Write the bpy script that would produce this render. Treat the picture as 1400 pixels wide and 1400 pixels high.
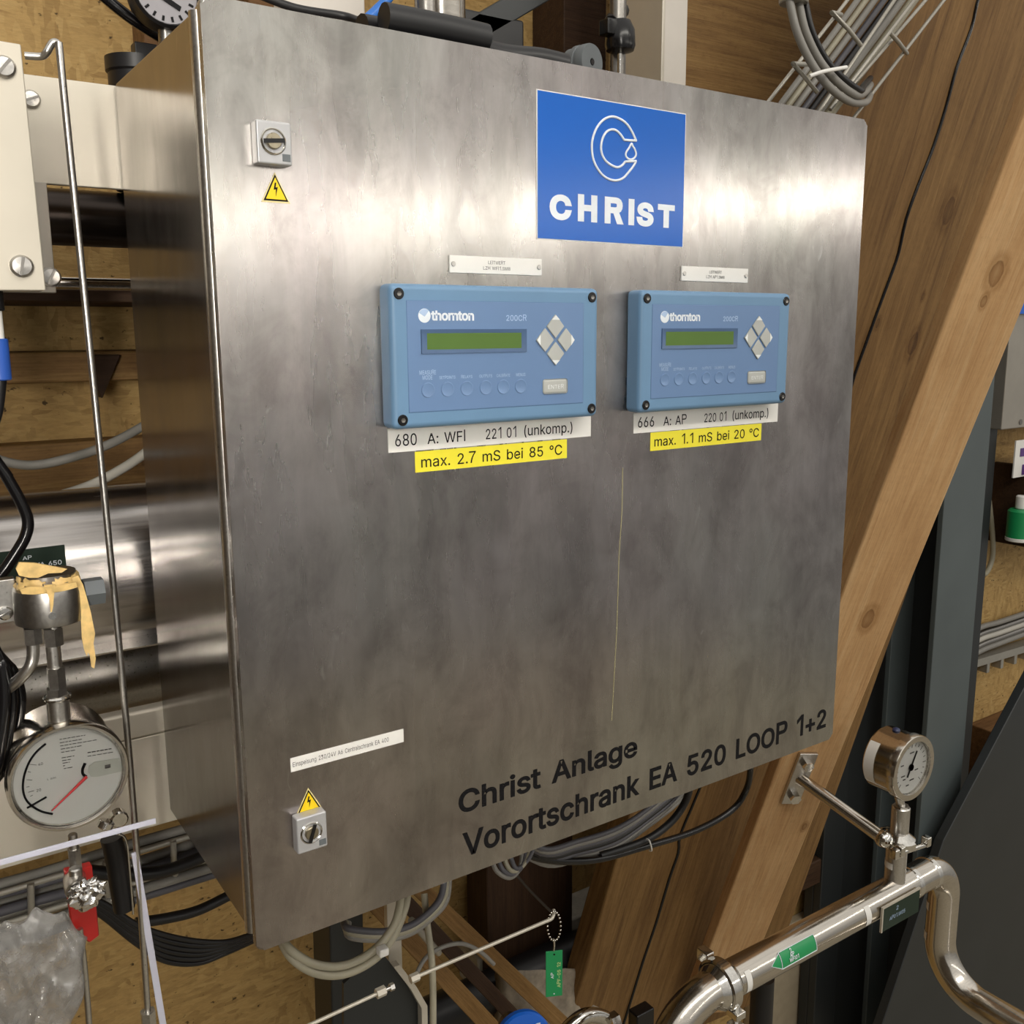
import bpy, bmesh, math, random
from mathutils import Vector, Matrix, Quaternion, noise
random.seed(7)
for o in list(bpy.data.objects): bpy.data.objects.remove(o)
SC = bpy.context.scene; COL = SC.collection
V = Vector

# ------------------------------------------------------------------ camera
# world: the cabinet door is the plane y=0, x 0..0.8, z 0..0.8; floor at z=-1.75
CF, CX, CY = 1314.0753, 727.42, 687.94
CAM = V((-0.23868945, -0.78084264, 0.55304575))
R0 = V((0.82183674, -0.5697179, -0.00242661)); R1 = V((-0.10447835, -0.14652367, -0.98367428)); R2 = V((0.56006129, 0.80867319, -0.17994172))
cd = bpy.data.cameras.new('camera'); cam = bpy.data.objects.new('camera', cd); COL.objects.link(cam)
m = Matrix.Identity(4)
for i in range(3): m[i][0] = R0[i]; m[i][1] = -R1[i]; m[i][2] = -R2[i]; m[i][3] = CAM[i]
cam.matrix_world = m
cd.sensor_width = 36; cd.lens = CF/1400*36; cd.clip_start = 0.02
cd.shift_x = (700-CX)/1400; cd.shift_y = (CY-700)/1400
SC.camera = cam
def at(u, v, y=0.0):
    d = R0*((u-CX)/CF) + R1*((v-CY)/CF) + R2
    return CAM + d*((y-CAM.y)/d.y)
def depth(p): return (p-CAM).dot(R2)
def rpx(px, p): return px/CF*depth(p)

# ------------------------------------------------------------------ light
def srgb(h):
    h = h.lstrip('#'); c = [int(h[i:i+2], 16)/255 for i in (0, 2, 4)]
    return tuple([x/12.92 if x <= .04045 else ((x+.055)/1.055)**2.4 for x in c]+[1])
w = bpy.data.worlds.new('world'); SC.world = w; w.use_nodes = True
# soft indoor ambience: bright attic roof overhead, dim towards the floor
wn = w.node_tree; _tc = wn.nodes.new('ShaderNodeTexCoord'); _sx = wn.nodes.new('ShaderNodeSeparateXYZ'); _mr = wn.nodes.new('ShaderNodeMapRange'); _rp = wn.nodes.new('ShaderNodeValToRGB')
wn.links.new(_tc.outputs['Generated'], _sx.inputs[0]); wn.links.new(_sx.outputs[2], _mr.inputs[0]); wn.links.new(_mr.outputs[0], _rp.inputs[0]); wn.links.new(_rp.outputs[0], wn.nodes['Background'].inputs[0])
_mr.inputs[1].default_value = -1
_el = _rp.color_ramp.elements
while len(_el) < 6: _el.new(.5)
for _e, (_p, _v) in zip(_el, ((0, .14), (.35, .20), (.45, .27), (.55, .42), (.63, .52), (1, .85))): _e.position = _p; _e.color = (_v, _v*.965, _v*.90, 1)
wn.nodes['Background'].inputs[1].default_value = 1.0
SC.view_settings.view_transform = 'Standard'; SC.view_settings.look = 'None'
SC.view_settings.exposure = 0.22; SC.view_settings.gamma = 1.0; SC.view_settings.use_curve_mapping = False
def area(name, loc, target, sx, sy, power, col=(1, .95, .86), spread=180):
    l = bpy.data.lights.new(name, 'AREA'); l.shape = 'RECTANGLE'; l.size = sx; l.size_y = sy; l.energy = power; l.color = col; l.spread = math.radians(spread)
    o = bpy.data.objects.new(name, l); COL.objects.link(o); o.location = loc
    o.rotation_euler = (V(target)-V(loc)).to_track_quat('-Z', 'Y').to_euler(); return o
# fluorescent tubes hanging in the attic: one row some way behind the photographer, one just above
_a, _b = V((0.4, -5.27, 1.03)), V((4.6, -1.26, 1.19))
_row = area('tube_light_row', (_a+_b)/2, (0, 0, 0), (_b-_a).length, .09, 16)
_ex = (_b-_a).normalized(); _ez = _ex.cross(V((0, 0, 1))).normalized(); _ez = _ez if _ez.y < 0 else -_ez; _ey = _ez.cross(_ex)
_m = Matrix((_ex, _ey, _ez)).transposed().to_4x4(); _m.translation = (_a+_b)/2; _row.matrix_world = _m
area('tube_light_overhead', (0.7, -1.55, 1.85), (0.7, -1.1, 0), 3.2, .30, 27)
area('left_fill_light', (-1.0, -2.3, .92), (-.05, .6, .58), .14, 1.2, 2.6, spread=40)  # added narrow fill lamp, not a known tube; brightens wall and duct at left

# ------------------------------------------------------------------ materials
def nd(nt, t, **k):
    n = nt.nodes.new(t)
    for a, b in k.items(): setattr(n, a, b)
    return n
def base(name):
    mt = bpy.data.materials.new(name); mt.use_nodes = True; nt = mt.node_tree
    return mt, nt, nt.nodes['Principled BSDF'], nt.links.new
def ramp(nt, fac, stops):
    r = nd(nt, 'ShaderNodeValToRGB'); nt.links.new(fac, r.inputs[0]); e = r.color_ramp.elements
    while len(e) < len(stops): e.new(.5)
    for x, (p, c) in zip(e, stops): x.position = p; x.color = c if len(c) == 4 else tuple(list(c)+[1])
    return r.outputs[0]
def tex(nt, scale=(1, 1, 1), rot=(0, 0, 0), src='Object'):
    tc = nd(nt, 'ShaderNodeTexCoord'); mp = nd(nt, 'ShaderNodeMapping'); nt.links.new(tc.outputs[src], mp.inputs[0])
    mp.inputs['Scale'].default_value = scale; mp.inputs['Rotation'].default_value = rot; return mp.outputs[0]
def noi(nt, vec, scale, det=4, rough=.55, dist=0):
    n = nd(nt, 'ShaderNodeTexNoise'); nt.links.new(vec, n.inputs[0]); n.inputs['Scale'].default_value = scale
    n.inputs['Detail'].default_value = det; n.inputs['Roughness'].default_value = rough; n.inputs['Distortion'].default_value = dist; return n.outputs[0]
def mixc(nt, fac, a, b, mode='MIX'):
    n = nd(nt, 'ShaderNodeMix', data_type='RGBA', blend_type=mode)
    for s, x in ((n.inputs[0], fac), (n.inputs[6], a), (n.inputs[7], b)):
        if isinstance(x, (int, float)): s.default_value = x
        elif isinstance(x, tuple): s.default_value = x
        else: nt.links.new(x, s)
    return n.outputs[2]
def bump(nt, h, p, strength=.3, dist=.002):
    b = nd(nt, 'ShaderNodeBump'); b.inputs['Strength'].default_value = strength; b.inputs['Distance'].default_value = dist
    nt.links.new(h, b.inputs['Height']); nt.links.new(b.outputs[0], p.inputs['Normal'])
def plain(name, hexc, rough=.5, metal=0, var=.08, scale=30, spec=.5, coat=0):
    mt, nt, p, L = base(name); c = srgb(hexc)
    n = noi(nt, tex(nt), scale)
    lo = tuple([x*(1-var) for x in c[:3]]+[1]); hi = tuple([min(1, x*(1+var)) for x in c[:3]]+[1])
    L(ramp(nt, n, [(.3, lo), (.7, hi)]), p.inputs['Base Color'])
    p.inputs['Roughness'].default_value = rough; p.inputs['Metallic'].default_value = metal
    p.inputs['Specular IOR Level'].default_value = spec; p.inputs['Coat Weight'].default_value = coat
    return mt
def steel(name, c=(.56, .53, .49), rough=.2, grain=(60, 60, 2), amt=.08):
    mt, nt, p, L = base(name); p.inputs['Metallic'].default_value = 1
    n = noi(nt, tex(nt, grain), 6, 3)
    L(ramp(nt, n, [(.3, tuple(x*.88 for x in c)), (.7, tuple(x*1.05 for x in c))]), p.inputs['Base Color'])
    mr = nd(nt, 'ShaderNodeMapRange'); L(n, mr.inputs[0]); mr.inputs[3].default_value = rough-amt; mr.inputs[4].default_value = rough+amt
    L(mr.outputs[0], p.inputs['Roughness']); return mt
def brushed(name, c, rough, aniso=.7, stain=.5):
    # sheet steel brushed along the vertical, handled and stained
    mt, nt, p, L = base(name); p.inputs['Metallic'].default_value = 1
    cloud = noi(nt, tex(nt, (1, 1, .55)), 6.5, 6, .6, .4)
    streak = noi(nt, tex(nt, (1, 1, .07)), 130, 4, .6)
    smear = noi(nt, tex(nt, (1, 1, .3)), 24, 5, .65, .8)
    hue = noi(nt, tex(nt), 3.5, 2)
    a = ramp(nt, cloud, [(.28, tuple(x*(1-.34*stain) for x in c)), (.5, tuple(x*(1-.1*stain) for x in c)), (.72, c)])
    a = mixc(nt, .55, a, ramp(nt, hue, [(.35, (1, .94, .97)), (.65, (.95, 1, .94))]), 'MULTIPLY')
    a = mixc(nt, .75*min(1, stain), a, ramp(nt, smear, [(.35, (.8, .8, .8)), (.6, (1, 1, 1))]), 'MULTIPLY')
    blot = noi(nt, tex(nt, (1, 1, .75)), 15, 7, .68, .6)
    a = mixc(nt, .8*min(1, stain), a, ramp(nt, blot, [(.36, (.72, .695, .69)), (.5, (.92, .91, .9)), (.62, (1, 1, 1))]), 'MULTIPLY')
    scuf = noi(nt, tex(nt, (1, 1, .4)), 62, 4, .55, 1.0)
    a = mixc(nt, ramp(nt, scuf, [(.68, (0, 0, 0)), (.76, (.45, .45, .45))]), a, (.74, .73, .71, 1))
    a = mixc(nt, .3, a, ramp(nt, streak, [(.3, (.78, .78, .78)), (.7, (1, 1, 1))]), 'MULTIPLY')
    L(a, p.inputs['Base Color'])
    s2 = noi(nt, tex(nt, (1, 1, .2)), 34, 4, .6, .3)
    mr = nd(nt, 'ShaderNodeMapRange'); L(s2, mr.inputs[0]); mr.inputs[1].default_value = .3; mr.inputs[2].default_value = .7
    mr.inputs[3].default_value = rough-.02; mr.inputs[4].default_value = rough+.045; L(mr.outputs[0], p.inputs['Roughness'])
    p.inputs['Anisotropic'].default_value = aniso
    g = nd(nt, 'ShaderNodeNewGeometry'); cr = nd(nt, 'ShaderNodeVectorMath', operation='CROSS_PRODUCT')
    L(g.outputs['True Normal'], cr.inputs[0]); cr.inputs[1].default_value = (0.02, 0.013, 1); L(cr.outputs[0], p.inputs['Tangent'])
    return mt
def osb(name, dark=1.0):
    mt, nt, p, L = base(name); cols = []
    cs = [srgb(x) for x in ('#a1824f', '#b4935c', '#c4a56d', '#937343', '#bb9a61')]
    cs = [tuple([x*dark for x in c[:3]]+[1]) for c in cs]
    wob = noi(nt, tex(nt), 9, 2); fac = None
    for i, (sc, rot) in enumerate((((38, 38, 130), (0, .5, 0)), ((110, 110, 40), (0, .35, 0)), ((44, 44, 150), (0, -.7, 0)))):
        v = tex(nt, sc, rot); vm = nd(nt, 'ShaderNodeVectorMath', operation='ADD'); L(v, vm.inputs[0])
        nz = nd(nt, 'ShaderNodeTexNoise'); L(v, nz.inputs[0]); nz.inputs['Scale'].default_value = .5; L(nz.outputs[1], vm.inputs[1])
        vo = nd(nt, 'ShaderNodeTexVoronoi'); L(vm.outputs[0], vo.inputs[0]); vo.inputs['Scale'].default_value = 1
        sp = nd(nt, 'ShaderNodeSeparateColor'); L(vo.outputs['Color'], sp.inputs[0])
        cols.append((ramp(nt, sp.outputs[0], [(.05, cs[3]), (.15, cs[0]), (.4, cs[1]), (.7, cs[4]), (.95, cs[2])]), sp.outputs[1]))
    sel = noi(nt, tex(nt, (1, 1, 1)), 14, 2)
    a = mixc(nt, ramp(nt, sel, [(.46, (0, 0, 0)), (.5, (1, 1, 1))]), cols[0][0], cols[1][0])
    a = mixc(nt, ramp(nt, wob, [(.52, (0, 0, 0)), (.55, (1, 1, 1))]), a, cols[2][0])
    a = mixc(nt, .45, a, cs[1])
    fib = noi(nt, tex(nt, (40, 40, 160), (0, .5, 0)), 2.2, 5)
    a = mixc(nt, .55, a, ramp(nt, fib, [(.3, (.72, .7, .66)), (.6, (1.0, 1.0, 1.0))]), 'MULTIPLY')
    sp_ = noi(nt, tex(nt, (1, 1, 1.3)), 75, 3)
    a = mixc(nt, ramp(nt, sp_, [(.66, (0, 0, 0)), (.72, (1, 1, 1))]), a, tuple([x*.28 for x in cs[3][:3]]+[1]))
    L(a, p.inputs['Base Color']); p.inputs['Roughness'].default_value = .62; p.inputs['Specular IOR Level'].default_value = .3
    bump(nt, fib, p, .25, .003); return mt
def timber(name, c0, c1, c2, knots=(), rough=.62, streak=1.0):
    # grain runs along the object's local X axis
    mt, nt, p, L = base(name); c0, c1, c2 = srgb(c0), srgb(c1), srgb(c2)
    v = tex(nt, (1.6, 26, 26)); n1 = noi(nt, v, 2.2, 6, .62, 1.2)
    a = ramp(nt, n1, [(.28, c0), (.48, c1), (.72, c2)])
    fine = noi(nt, tex(nt, (7, 330, 330)), 1.2, 4, .6)
    a = mixc(nt, .5*streak, a, ramp(nt, fine, [(.35, (.62, .57, .5)), (.56, (1, 1, 1))]), 'MULTIPLY')
    big = noi(nt, tex(nt, (1, 2, 2)), 4.5, 4)
    a = mixc(nt, .6, a, ramp(nt, big, [(.32, (.72, .66, .6)), (.65, (1, 1, 1))]), 'MULTIPLY')
    spk = noi(nt, tex(nt, (30, 90, 90)), 2.2, 5, .7)
    a = mixc(nt, .55*streak, a, ramp(nt, spk, [(.3, (.55, .5, .44)), (.45, (.93, .92, .9)), (.6, (1, 1, 1)), (.75, (1.0, 1.0, 1.0))]), 'MULTIPLY')
    saw = noi(nt, tex(nt, (160, 14, 14)), 1.0, 3)
    a = mixc(nt, .12, a, ramp(nt, saw, [(.4, (.8, .78, .74)), (.6, (1, 1, 1))]), 'MULTIPLY')
    for (kx, ky, kz, r) in knots:
        tc = nd(nt, 'ShaderNodeTexCoord'); sb = nd(nt, 'ShaderNodeVectorMath', operation='SUBTRACT'); L(tc.outputs['Object'], sb.inputs[0]); sb.inputs[1].default_value = (kx, ky, kz)
        ml = nd(nt, 'ShaderNodeVectorMath', operation='MULTIPLY'); L(sb.outputs[0], ml.inputs[0]); ml.inputs[1].default_value = (.55, 1, .2)
        ln = nd(nt, 'ShaderNodeVectorMath', operation='LENGTH'); L(ml.outputs[0], ln.inputs[0])
        wv = nd(nt, 'ShaderNodeMath', operation='MULTIPLY_ADD'); L(noi(nt, tex(nt), 60, 3), wv.inputs[0]); wv.inputs[1].default_value = r*.5; L(ln.outputs['Value'], wv.inputs[2])
        dv = nd(nt, 'ShaderNodeMath', operation='DIVIDE'); L(wv.outputs[0], dv.inputs[0]); dv.inputs[1].default_value = r*2
        a = mixc(nt, .85, a, ramp(nt, dv.outputs[0], [(.2, (.62, .58, .52)), (.42, (.5, .42, .34)), (.5, (.38, .3, .22)), (.56, (.8, .76, .7)), (.7, (.72, .66, .58)), (.95, (1, 1, 1))]), 'MULTIPLY')
    L(a, p.inputs['Base Color']); p.inputs['Roughness'].default_value = rough; p.inputs['Specular IOR Level'].default_value = .25
    bump(nt, fine, p, .35, .002); return mt

M = {}
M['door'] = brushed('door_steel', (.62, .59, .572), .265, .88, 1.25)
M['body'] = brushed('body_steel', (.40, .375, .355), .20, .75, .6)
M['inox'] = steel('polished_pipe', (.62, .58, .52), .17, (3, 60, 60), .06)
M['satin'] = steel('satin_steel', (.60, .58, .55), .30, (60, 60, 60), .06)
M['chrome'] = steel('bright_steel', (.70, .68, .64), .12, (40, 40, 40), .05)
M['midsteel'] = steel('grey_steel', (.40, .385, .365), .32, (50, 50, 50), .06)
M['darkinox'] = steel('dark_steel', (.30, .285, .265), .30, (50, 50, 50), .08)
M['duct'] = steel('duct_steel', (.60, .57, .55), .24, (2, 50, 50), .07)
M['plate'] = plain('satin_plate', '#c9c2b4', .38, .35, .05, 12)
M['platedim'] = plain('satin_plate_grey', '#a59f95', .4, .5, .06, 12)
M['whitepanel'] = plain('white_panel', '#d6cfc6', .5, 0, .03)
M['osb'] = osb('osb_board'); M['osbd'] = osb('osb_board_dark', .62)
M['brown'] = timber('aged_timber', '#765936', '#8f6f45', '#a28252', ((.18, .01, 0, .020), (-.12, .055, 0, .016)))
M['light'] = timber('fresh_timber', '#bd9660', '#cda56e', '#d8b37e', ((.30, .02, 0, .016), (-.27, .01, 0, .014)), streak=.55)
M['plank'] = timber('dark_plank', '#5f452b', '#775737', '#886644')
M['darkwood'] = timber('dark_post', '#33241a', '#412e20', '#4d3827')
M['batten'] = timber('yellow_batten', '#765832', '#8f6e42', '#a07e50')
M['black'] = plain('black_rubber', '#141315', .42, 0, .1)
M['blackgloss'] = plain('black_plastic', '#0e0d0f', .22, 0, .05)
M['dkgrey'] = plain('dark_paint', '#282b2c', .42, .0, .12, 6)
M['colgrey'] = plain('grey_paint', '#525a5b', .45, .0, .08, 5)
M['gcable'] = plain('grey_cable', '#85827c', .45, 0, .05); M['wcable'] = plain('white_cable', '#b9b5ab', .4, 0, .04)
M['dcable'] = plain('slate_cable', '#55545a', .42, 0, .05); M['bcable'] = plain('beige_cable', '#a09a86', .42, 0, .05)
M['zinc'] = plain('zinc_wire', '#aaa69c', .38, .55, .06)
M['white'] = plain('white_label', '#e9e7e2', .4, 0, .02); M['yellow'] = plain('yellow_label', '#f2e53a', .4, 0, .03)
M['warn'] = plain('warning_yellow', '#f3cf16', .35, 0, .03); M['cream'] = plain('cream_edge', '#e4d49a', .4, 0, .03)
M['ink'] = plain('black_ink', '#0e0d10', .6, 0, .02, 30, .2); M['greyink'] = plain('grey_ink', '#55524f', .5, 0, .05)
M['signblue'] = plain('sign_blue', '#0f5fc0', .2, 0, .02, 8, .4)
M['devblue'] = plain('housing_blue', '#688cae', .42, 0, .03, 20); M['faceblue'] = plain('face_blue', '#6784ad', .33, 0, .02, 20)
M['lineblue'] = plain('line_blue', '#54749c', .4); M['btnblue'] = plain('button_blue', '#6c89b2', .3, 0, .02)
M['lcd'] = plain('display_green', '#567436', .18, 0, .05, 14); M['lcdframe'] = plain('display_frame', '#4b6488', .35)
M['key'] = plain('key_grey', '#b4b6b2', .38, 0, .04); M['keyw'] = plain('key_white', '#e8ecec', .35)
M['print'] = plain('white_print', '#e6edf4', .4); M['paleprint'] = plain('pale_print', '#a9c0de', .4)
M['lockgrey'] = plain('lock_diecast', '#b9b9bb', .34, .4, .05, 60); M['brass'] = steel('worn_brass', (.42, .37, .27), .3, (40, 40, 40))
M['tape'] = plain('torn_tape', '#d9b878', .5, 0, .25, 90); M['red'] = plain('red_paint', '#c22a26', .35, 0, .08)
M['green'] = plain('tag_green', '#1f9256', .35, 0, .04); M['dkgreen'] = plain('dark_green_tag', '#072516', .5, 0, .05)
M['dial'] = plain('dial_white', '#dcdcd6', .45, 0, .02); M['needle'] = plain('needle_red', '#d23a3c', .4)
M['strip'] = plain('pale_strip', '#c3c3d2', .4, 0, .03); M['blue'] = plain('blue_plastic', '#1763cf', .35, 0, .04)
M['greyplastic'] = plain('grey_cap', '#5f6467', .5, 0, .08); M['foam'] = plain('pale_wool', '#b5b0a2', .8, 0, .2, 40)
M['wool'] = plain('grey_wool', '#8d8272', .9, 0, .3, 45); M['floor'] = plain('floor_screed', '#98907f', .7, 0, .1, 5)
M['ceil'] = plain('attic_ceiling', '#b9ab93', .8, 0, .08, 3); M['roomwall'] = plain('attic_wall', '#54493c', .8, 0, .15, 2)
M['purple'] = plain('purple_print', '#5a3a7c', .5); M['foil'] = steel('foil', (.75, .73, .7), .18, (40, 40, 40), .1)
mt, nt, p, L = base('clear_glass'); M['glass'] = mt
p.inputs['Transmission Weight'].default_value = 1; p.inputs['Roughness'].default_value = 0; p.inputs['IOR'].default_value = 1.1
mt, nt, p, L = base('crumpled_film'); M['film'] = mt
tr = nd(nt, 'ShaderNodeBsdfTransparent'); mx = nd(nt, 'ShaderNodeMixShader'); out = nt.nodes['Material Output']
p.inputs['Base Color'].default_value = (.27, .262, .25, 1); p.inputs['Roughness'].default_value = .09; p.inputs['Specular IOR Level'].default_value = .9
cl = noi(nt, tex(nt), 38, 4, .6, .6); mr = nd(nt, 'ShaderNodeMapRange'); L(cl, mr.inputs[0]); mr.inputs[1].default_value = .35; mr.inputs[2].default_value = .65; mr.inputs[3].default_value = .38; mr.inputs[4].default_value = .85
L(mr.outputs[0], mx.inputs[0]); L(tr.outputs[0], mx.inputs[1]); L(p.outputs[0], mx.inputs[2]); L(mx.outputs[0], out.inputs[0])
bump(nt, noi(nt, tex(nt), 70, 3, .55, 1.8), p, .35, .003)

# ------------------------------------------------------------------ builders
BASE = {}; ROOTMW = {}
def tag(o, label=None, cat=None, group=None, kind=None):
    for k, v in (('label', label), ('category', cat), ('group', group), ('kind', kind)):
        if v: o[k] = v
    return o
def thing(name, loc, label, cat, group=None):
    o = bpy.data.objects.new(name, None); COL.objects.link(o); o.location = loc; o.empty_display_size = .02
    BASE[o] = V(loc); return tag(o, label, cat, group)
def basis(d):
    d = d.normalized(); a = V((0, 0, 1)) if abs(d.z) < .9 else V((1, 0, 0))
    s = d.cross(a).normalized(); return s, d.cross(s).normalized(), d
class MB:
    def __init__(s): s.bm = bmesh.new(); s.ang = 35; s.wn = False
    def hexa(s, c, bev=0, seg=2):   # eight corners: 0-3 one face, 4-7 the opposite face
        vs = [s.bm.verts.new(x) for x in c]
        fs = [s.bm.faces.new([vs[i] for i in f]) for f in ((0, 1, 2, 3), (7, 6, 5, 4), (0, 4, 5, 1), (1, 5, 6, 2), (2, 6, 7, 3), (3, 7, 4, 0))]
        if bev:
            s.wn = True; es = list({e for f in fs for e in f.edges}); bmesh.ops.bevel(s.bm, geom=es, offset=bev, segments=seg, affect='EDGES', profile=.5)
        return s
    def box(s, x0, x1, y0, y1, z0, z1, bev=0, seg=2):
        return s.hexa([V(q) for q in ((x0, y0, z0), (x1, y0, z0), (x1, y0, z1), (x0, y0, z1), (x0, y1, z0), (x1, y1, z0), (x1, y1, z1), (x0, y1, z1))], bev, seg)
    def obox(s, c, ax, ay, az, bev=0, seg=2):   # half-extent vectors
        return s.hexa([c+ax*a+ay*b+az*d for a, b, d in ((-1, -1, -1), (1, -1, -1), (1, -1, 1), (-1, -1, 1), (-1, 1, -1), (1, 1, -1), (1, 1, 1), (-1, 1, 1))], bev, seg)
    def lathe(s, o, d, prof, seg=32, capped=True, arc=2*math.pi, start=0):
        a, b, d = basis(V(d)); o = V(o); rings = []; full = abs(arc-2*math.pi) < 1e-6; n = seg if full else seg+1
        for r, h in prof:
            rings.append([s.bm.verts.new(o+d*h+(a*math.cos(start+arc*i/seg)+b*math.sin(start+arc*i/seg))*max(r, 1e-5)) for i in range(n)])
        for q, p2 in zip(rings, rings[1:]):
            for i in range(n if full else n-1): j = (i+1) % n; s.bm.faces.new((q[i], q[j], p2[j], p2[i]))
        if capped and full: s.bm.faces.new(rings[0][::-1]); s.bm.faces.new(rings[-1])
        return s
    def cyl(s, p0, p1, r, r1=None, seg=24, bev=0):
        p0, p1 = V(p0), V(p1); h = (p1-p0).length; r1 = r if r1 is None else r1
        pr = [(r, 0), (r1, h)] if not bev else [(r-bev, 0), (r, bev), (r1, h-bev), (r1-bev, h)]
        return s.lathe(p0, p1-p0, pr, seg)
    def hexn(s, p0, p1, r): return s.cyl(p0, p1, r, seg=6)
    def tube(s, pts, r, seg=10, sub=6, closed=False, flat=None):
        pts = [V(q) for q in pts]; s.ang = max(s.ang, 65)
        if sub > 1 and len(pts) > 2:
            n = len(pts); out = []
            for i in range(n if closed else n-1):
                g = lambda k: pts[k % n] if closed else pts[max(0, min(n-1, k))]
                p0, p1, p2, p3 = g(i-1), g(i), g(i+1), g(i+2)
                for k in range(sub):
                    t = k/sub; out.append(.5*((2*p1)+(p2-p0)*t+(2*p0-5*p1+4*p2-p3)*t*t+(3*p1-p0-3*p2+p3)*t*t*t))
            if not closed: out.append(pts[-1])
            pts = out
        n = len(pts); rings = []; fr = None; rs = r if isinstance(r, (list, tuple)) else None
        for i in range(n):
            if closed: t = (pts[(i+1) % n]-pts[i-1]).normalized()
            else: t = (pts[min(n-1, i+1)]-pts[max(0, i-1)]).normalized()
            if fr is None: a, b, _ = basis(t); fr = a
            else:
                fr = fr-t*fr.dot(t); fr = fr.normalized() if fr.length > 1e-6 else basis(t)[0]
            b = t.cross(fr)
            rr = r if rs is None else rs[0]+(rs[1]-rs[0])*i/(n-1)
            k = (1, 1) if flat is None else flat
            rings.append([s.bm.verts.new(pts[i]+(fr*math.cos(2*math.pi*j/seg)*k[0]+b*math.sin(2*math.pi*j/seg)*k[1])*rr) for j in range(seg)])
        for i in range(n if closed else n-1):
            q, p2 = rings[i], rings[(i+1) % n]
            for j in range(seg): k = (j+1) % seg; s.bm.faces.new((q[j], q[k], p2[k], p2[j]))
        if not closed: s.bm.faces.new(rings[0][::-1]); s.bm.faces.new(rings[-1])
        return s
    def prism(s, poly, ext, bev=0):
        poly = [V(q) for q in poly]; ext = V(ext); n = len(poly)
        a = [s.bm.verts.new(q) for q in poly]; b = [s.bm.verts.new(q+ext) for q in poly]
        s.bm.faces.new(a[::-1]); s.bm.faces.new(b)
        for i in range(n): j = (i+1) % n; s.bm.faces.new((a[i], a[j], b[j], b[i]))
        if bev: bmesh.ops.bevel(s.bm, geom=list(s.bm.edges), offset=bev, segments=1, affect='EDGES')
        return s
    def ball(s, c, r, seg=12, sc=(1, 1, 1)):
        bmesh.ops.create_uvsphere(s.bm, u_segments=seg, v_segments=max(6, seg//2), radius=1, matrix=Matrix.Translation(V(c)) @ Matrix.Diagonal((r*sc[0], r*sc[1], r*sc[2], 1))); return s
    def ribbon(s, pts, wv, th):   # strip of constant width vector wv, thickness vector th
        for p0, p1 in zip(pts, pts[1:]): s.hexa([V(p0), V(p1), V(p1)+wv, V(p0)+wv, V(p0)+th, V(p1)+th, V(p1)+wv+th, V(p0)+wv+th])
        return s
    def build(s, name, mat, parent=None, ang=None, loc=None, kind=None, mw=None):
        bmesh.ops.recalc_face_normals(s.bm, faces=s.bm.faces[:])
        root = parent
        while root is not None and root.parent is not None: root = root.parent
        if root is not None: b = BASE[root]
        else:
            b = V(loc) if loc is not None else sum((v.co for v in s.bm.verts), V())/max(1, len(s.bm.verts))
        me = bpy.data.meshes.new(name)
        if mw is not None: s.bm.transform(mw.inverted())
        elif root in ROOTMW: s.bm.transform(ROOTMW[root].inverted())
        else: s.bm.transform(Matrix.Translation(-b))
        s.bm.to_mesh(me); s.bm.free()
        for p_ in me.polygons: p_.use_smooth = True
        if s.wn and ang is None and s.ang < 60:   # bevelled boxes: big faces stay flat, bevels shade round
            acc = [V() for _ in me.vertices]
            for p_ in me.polygons:
                for k in p_.vertices: acc[k] += p_.normal*p_.area
            me.normals_split_custom_set_from_vertices([a.normalized() if a.length else V((0, 0, 1)) for a in acc])
        else: me.set_sharp_from_angle(angle=math.radians(ang if ang is not None else s.ang))
        me.materials.append(M[mat] if isinstance(mat, str) else mat)
        o = bpy.data.objects.new(name, me); COL.objects.link(o); o.parent = parent
        if parent is None:
            if mw is not None: o.matrix_world = mw; ROOTMW[o] = mw.copy()
            else: o.location = b
            BASE[o] = b
        elif mw is not None: o.matrix_basis = Matrix.Translation(-b) @ mw
        if kind: o['kind'] = kind
        return o
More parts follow.
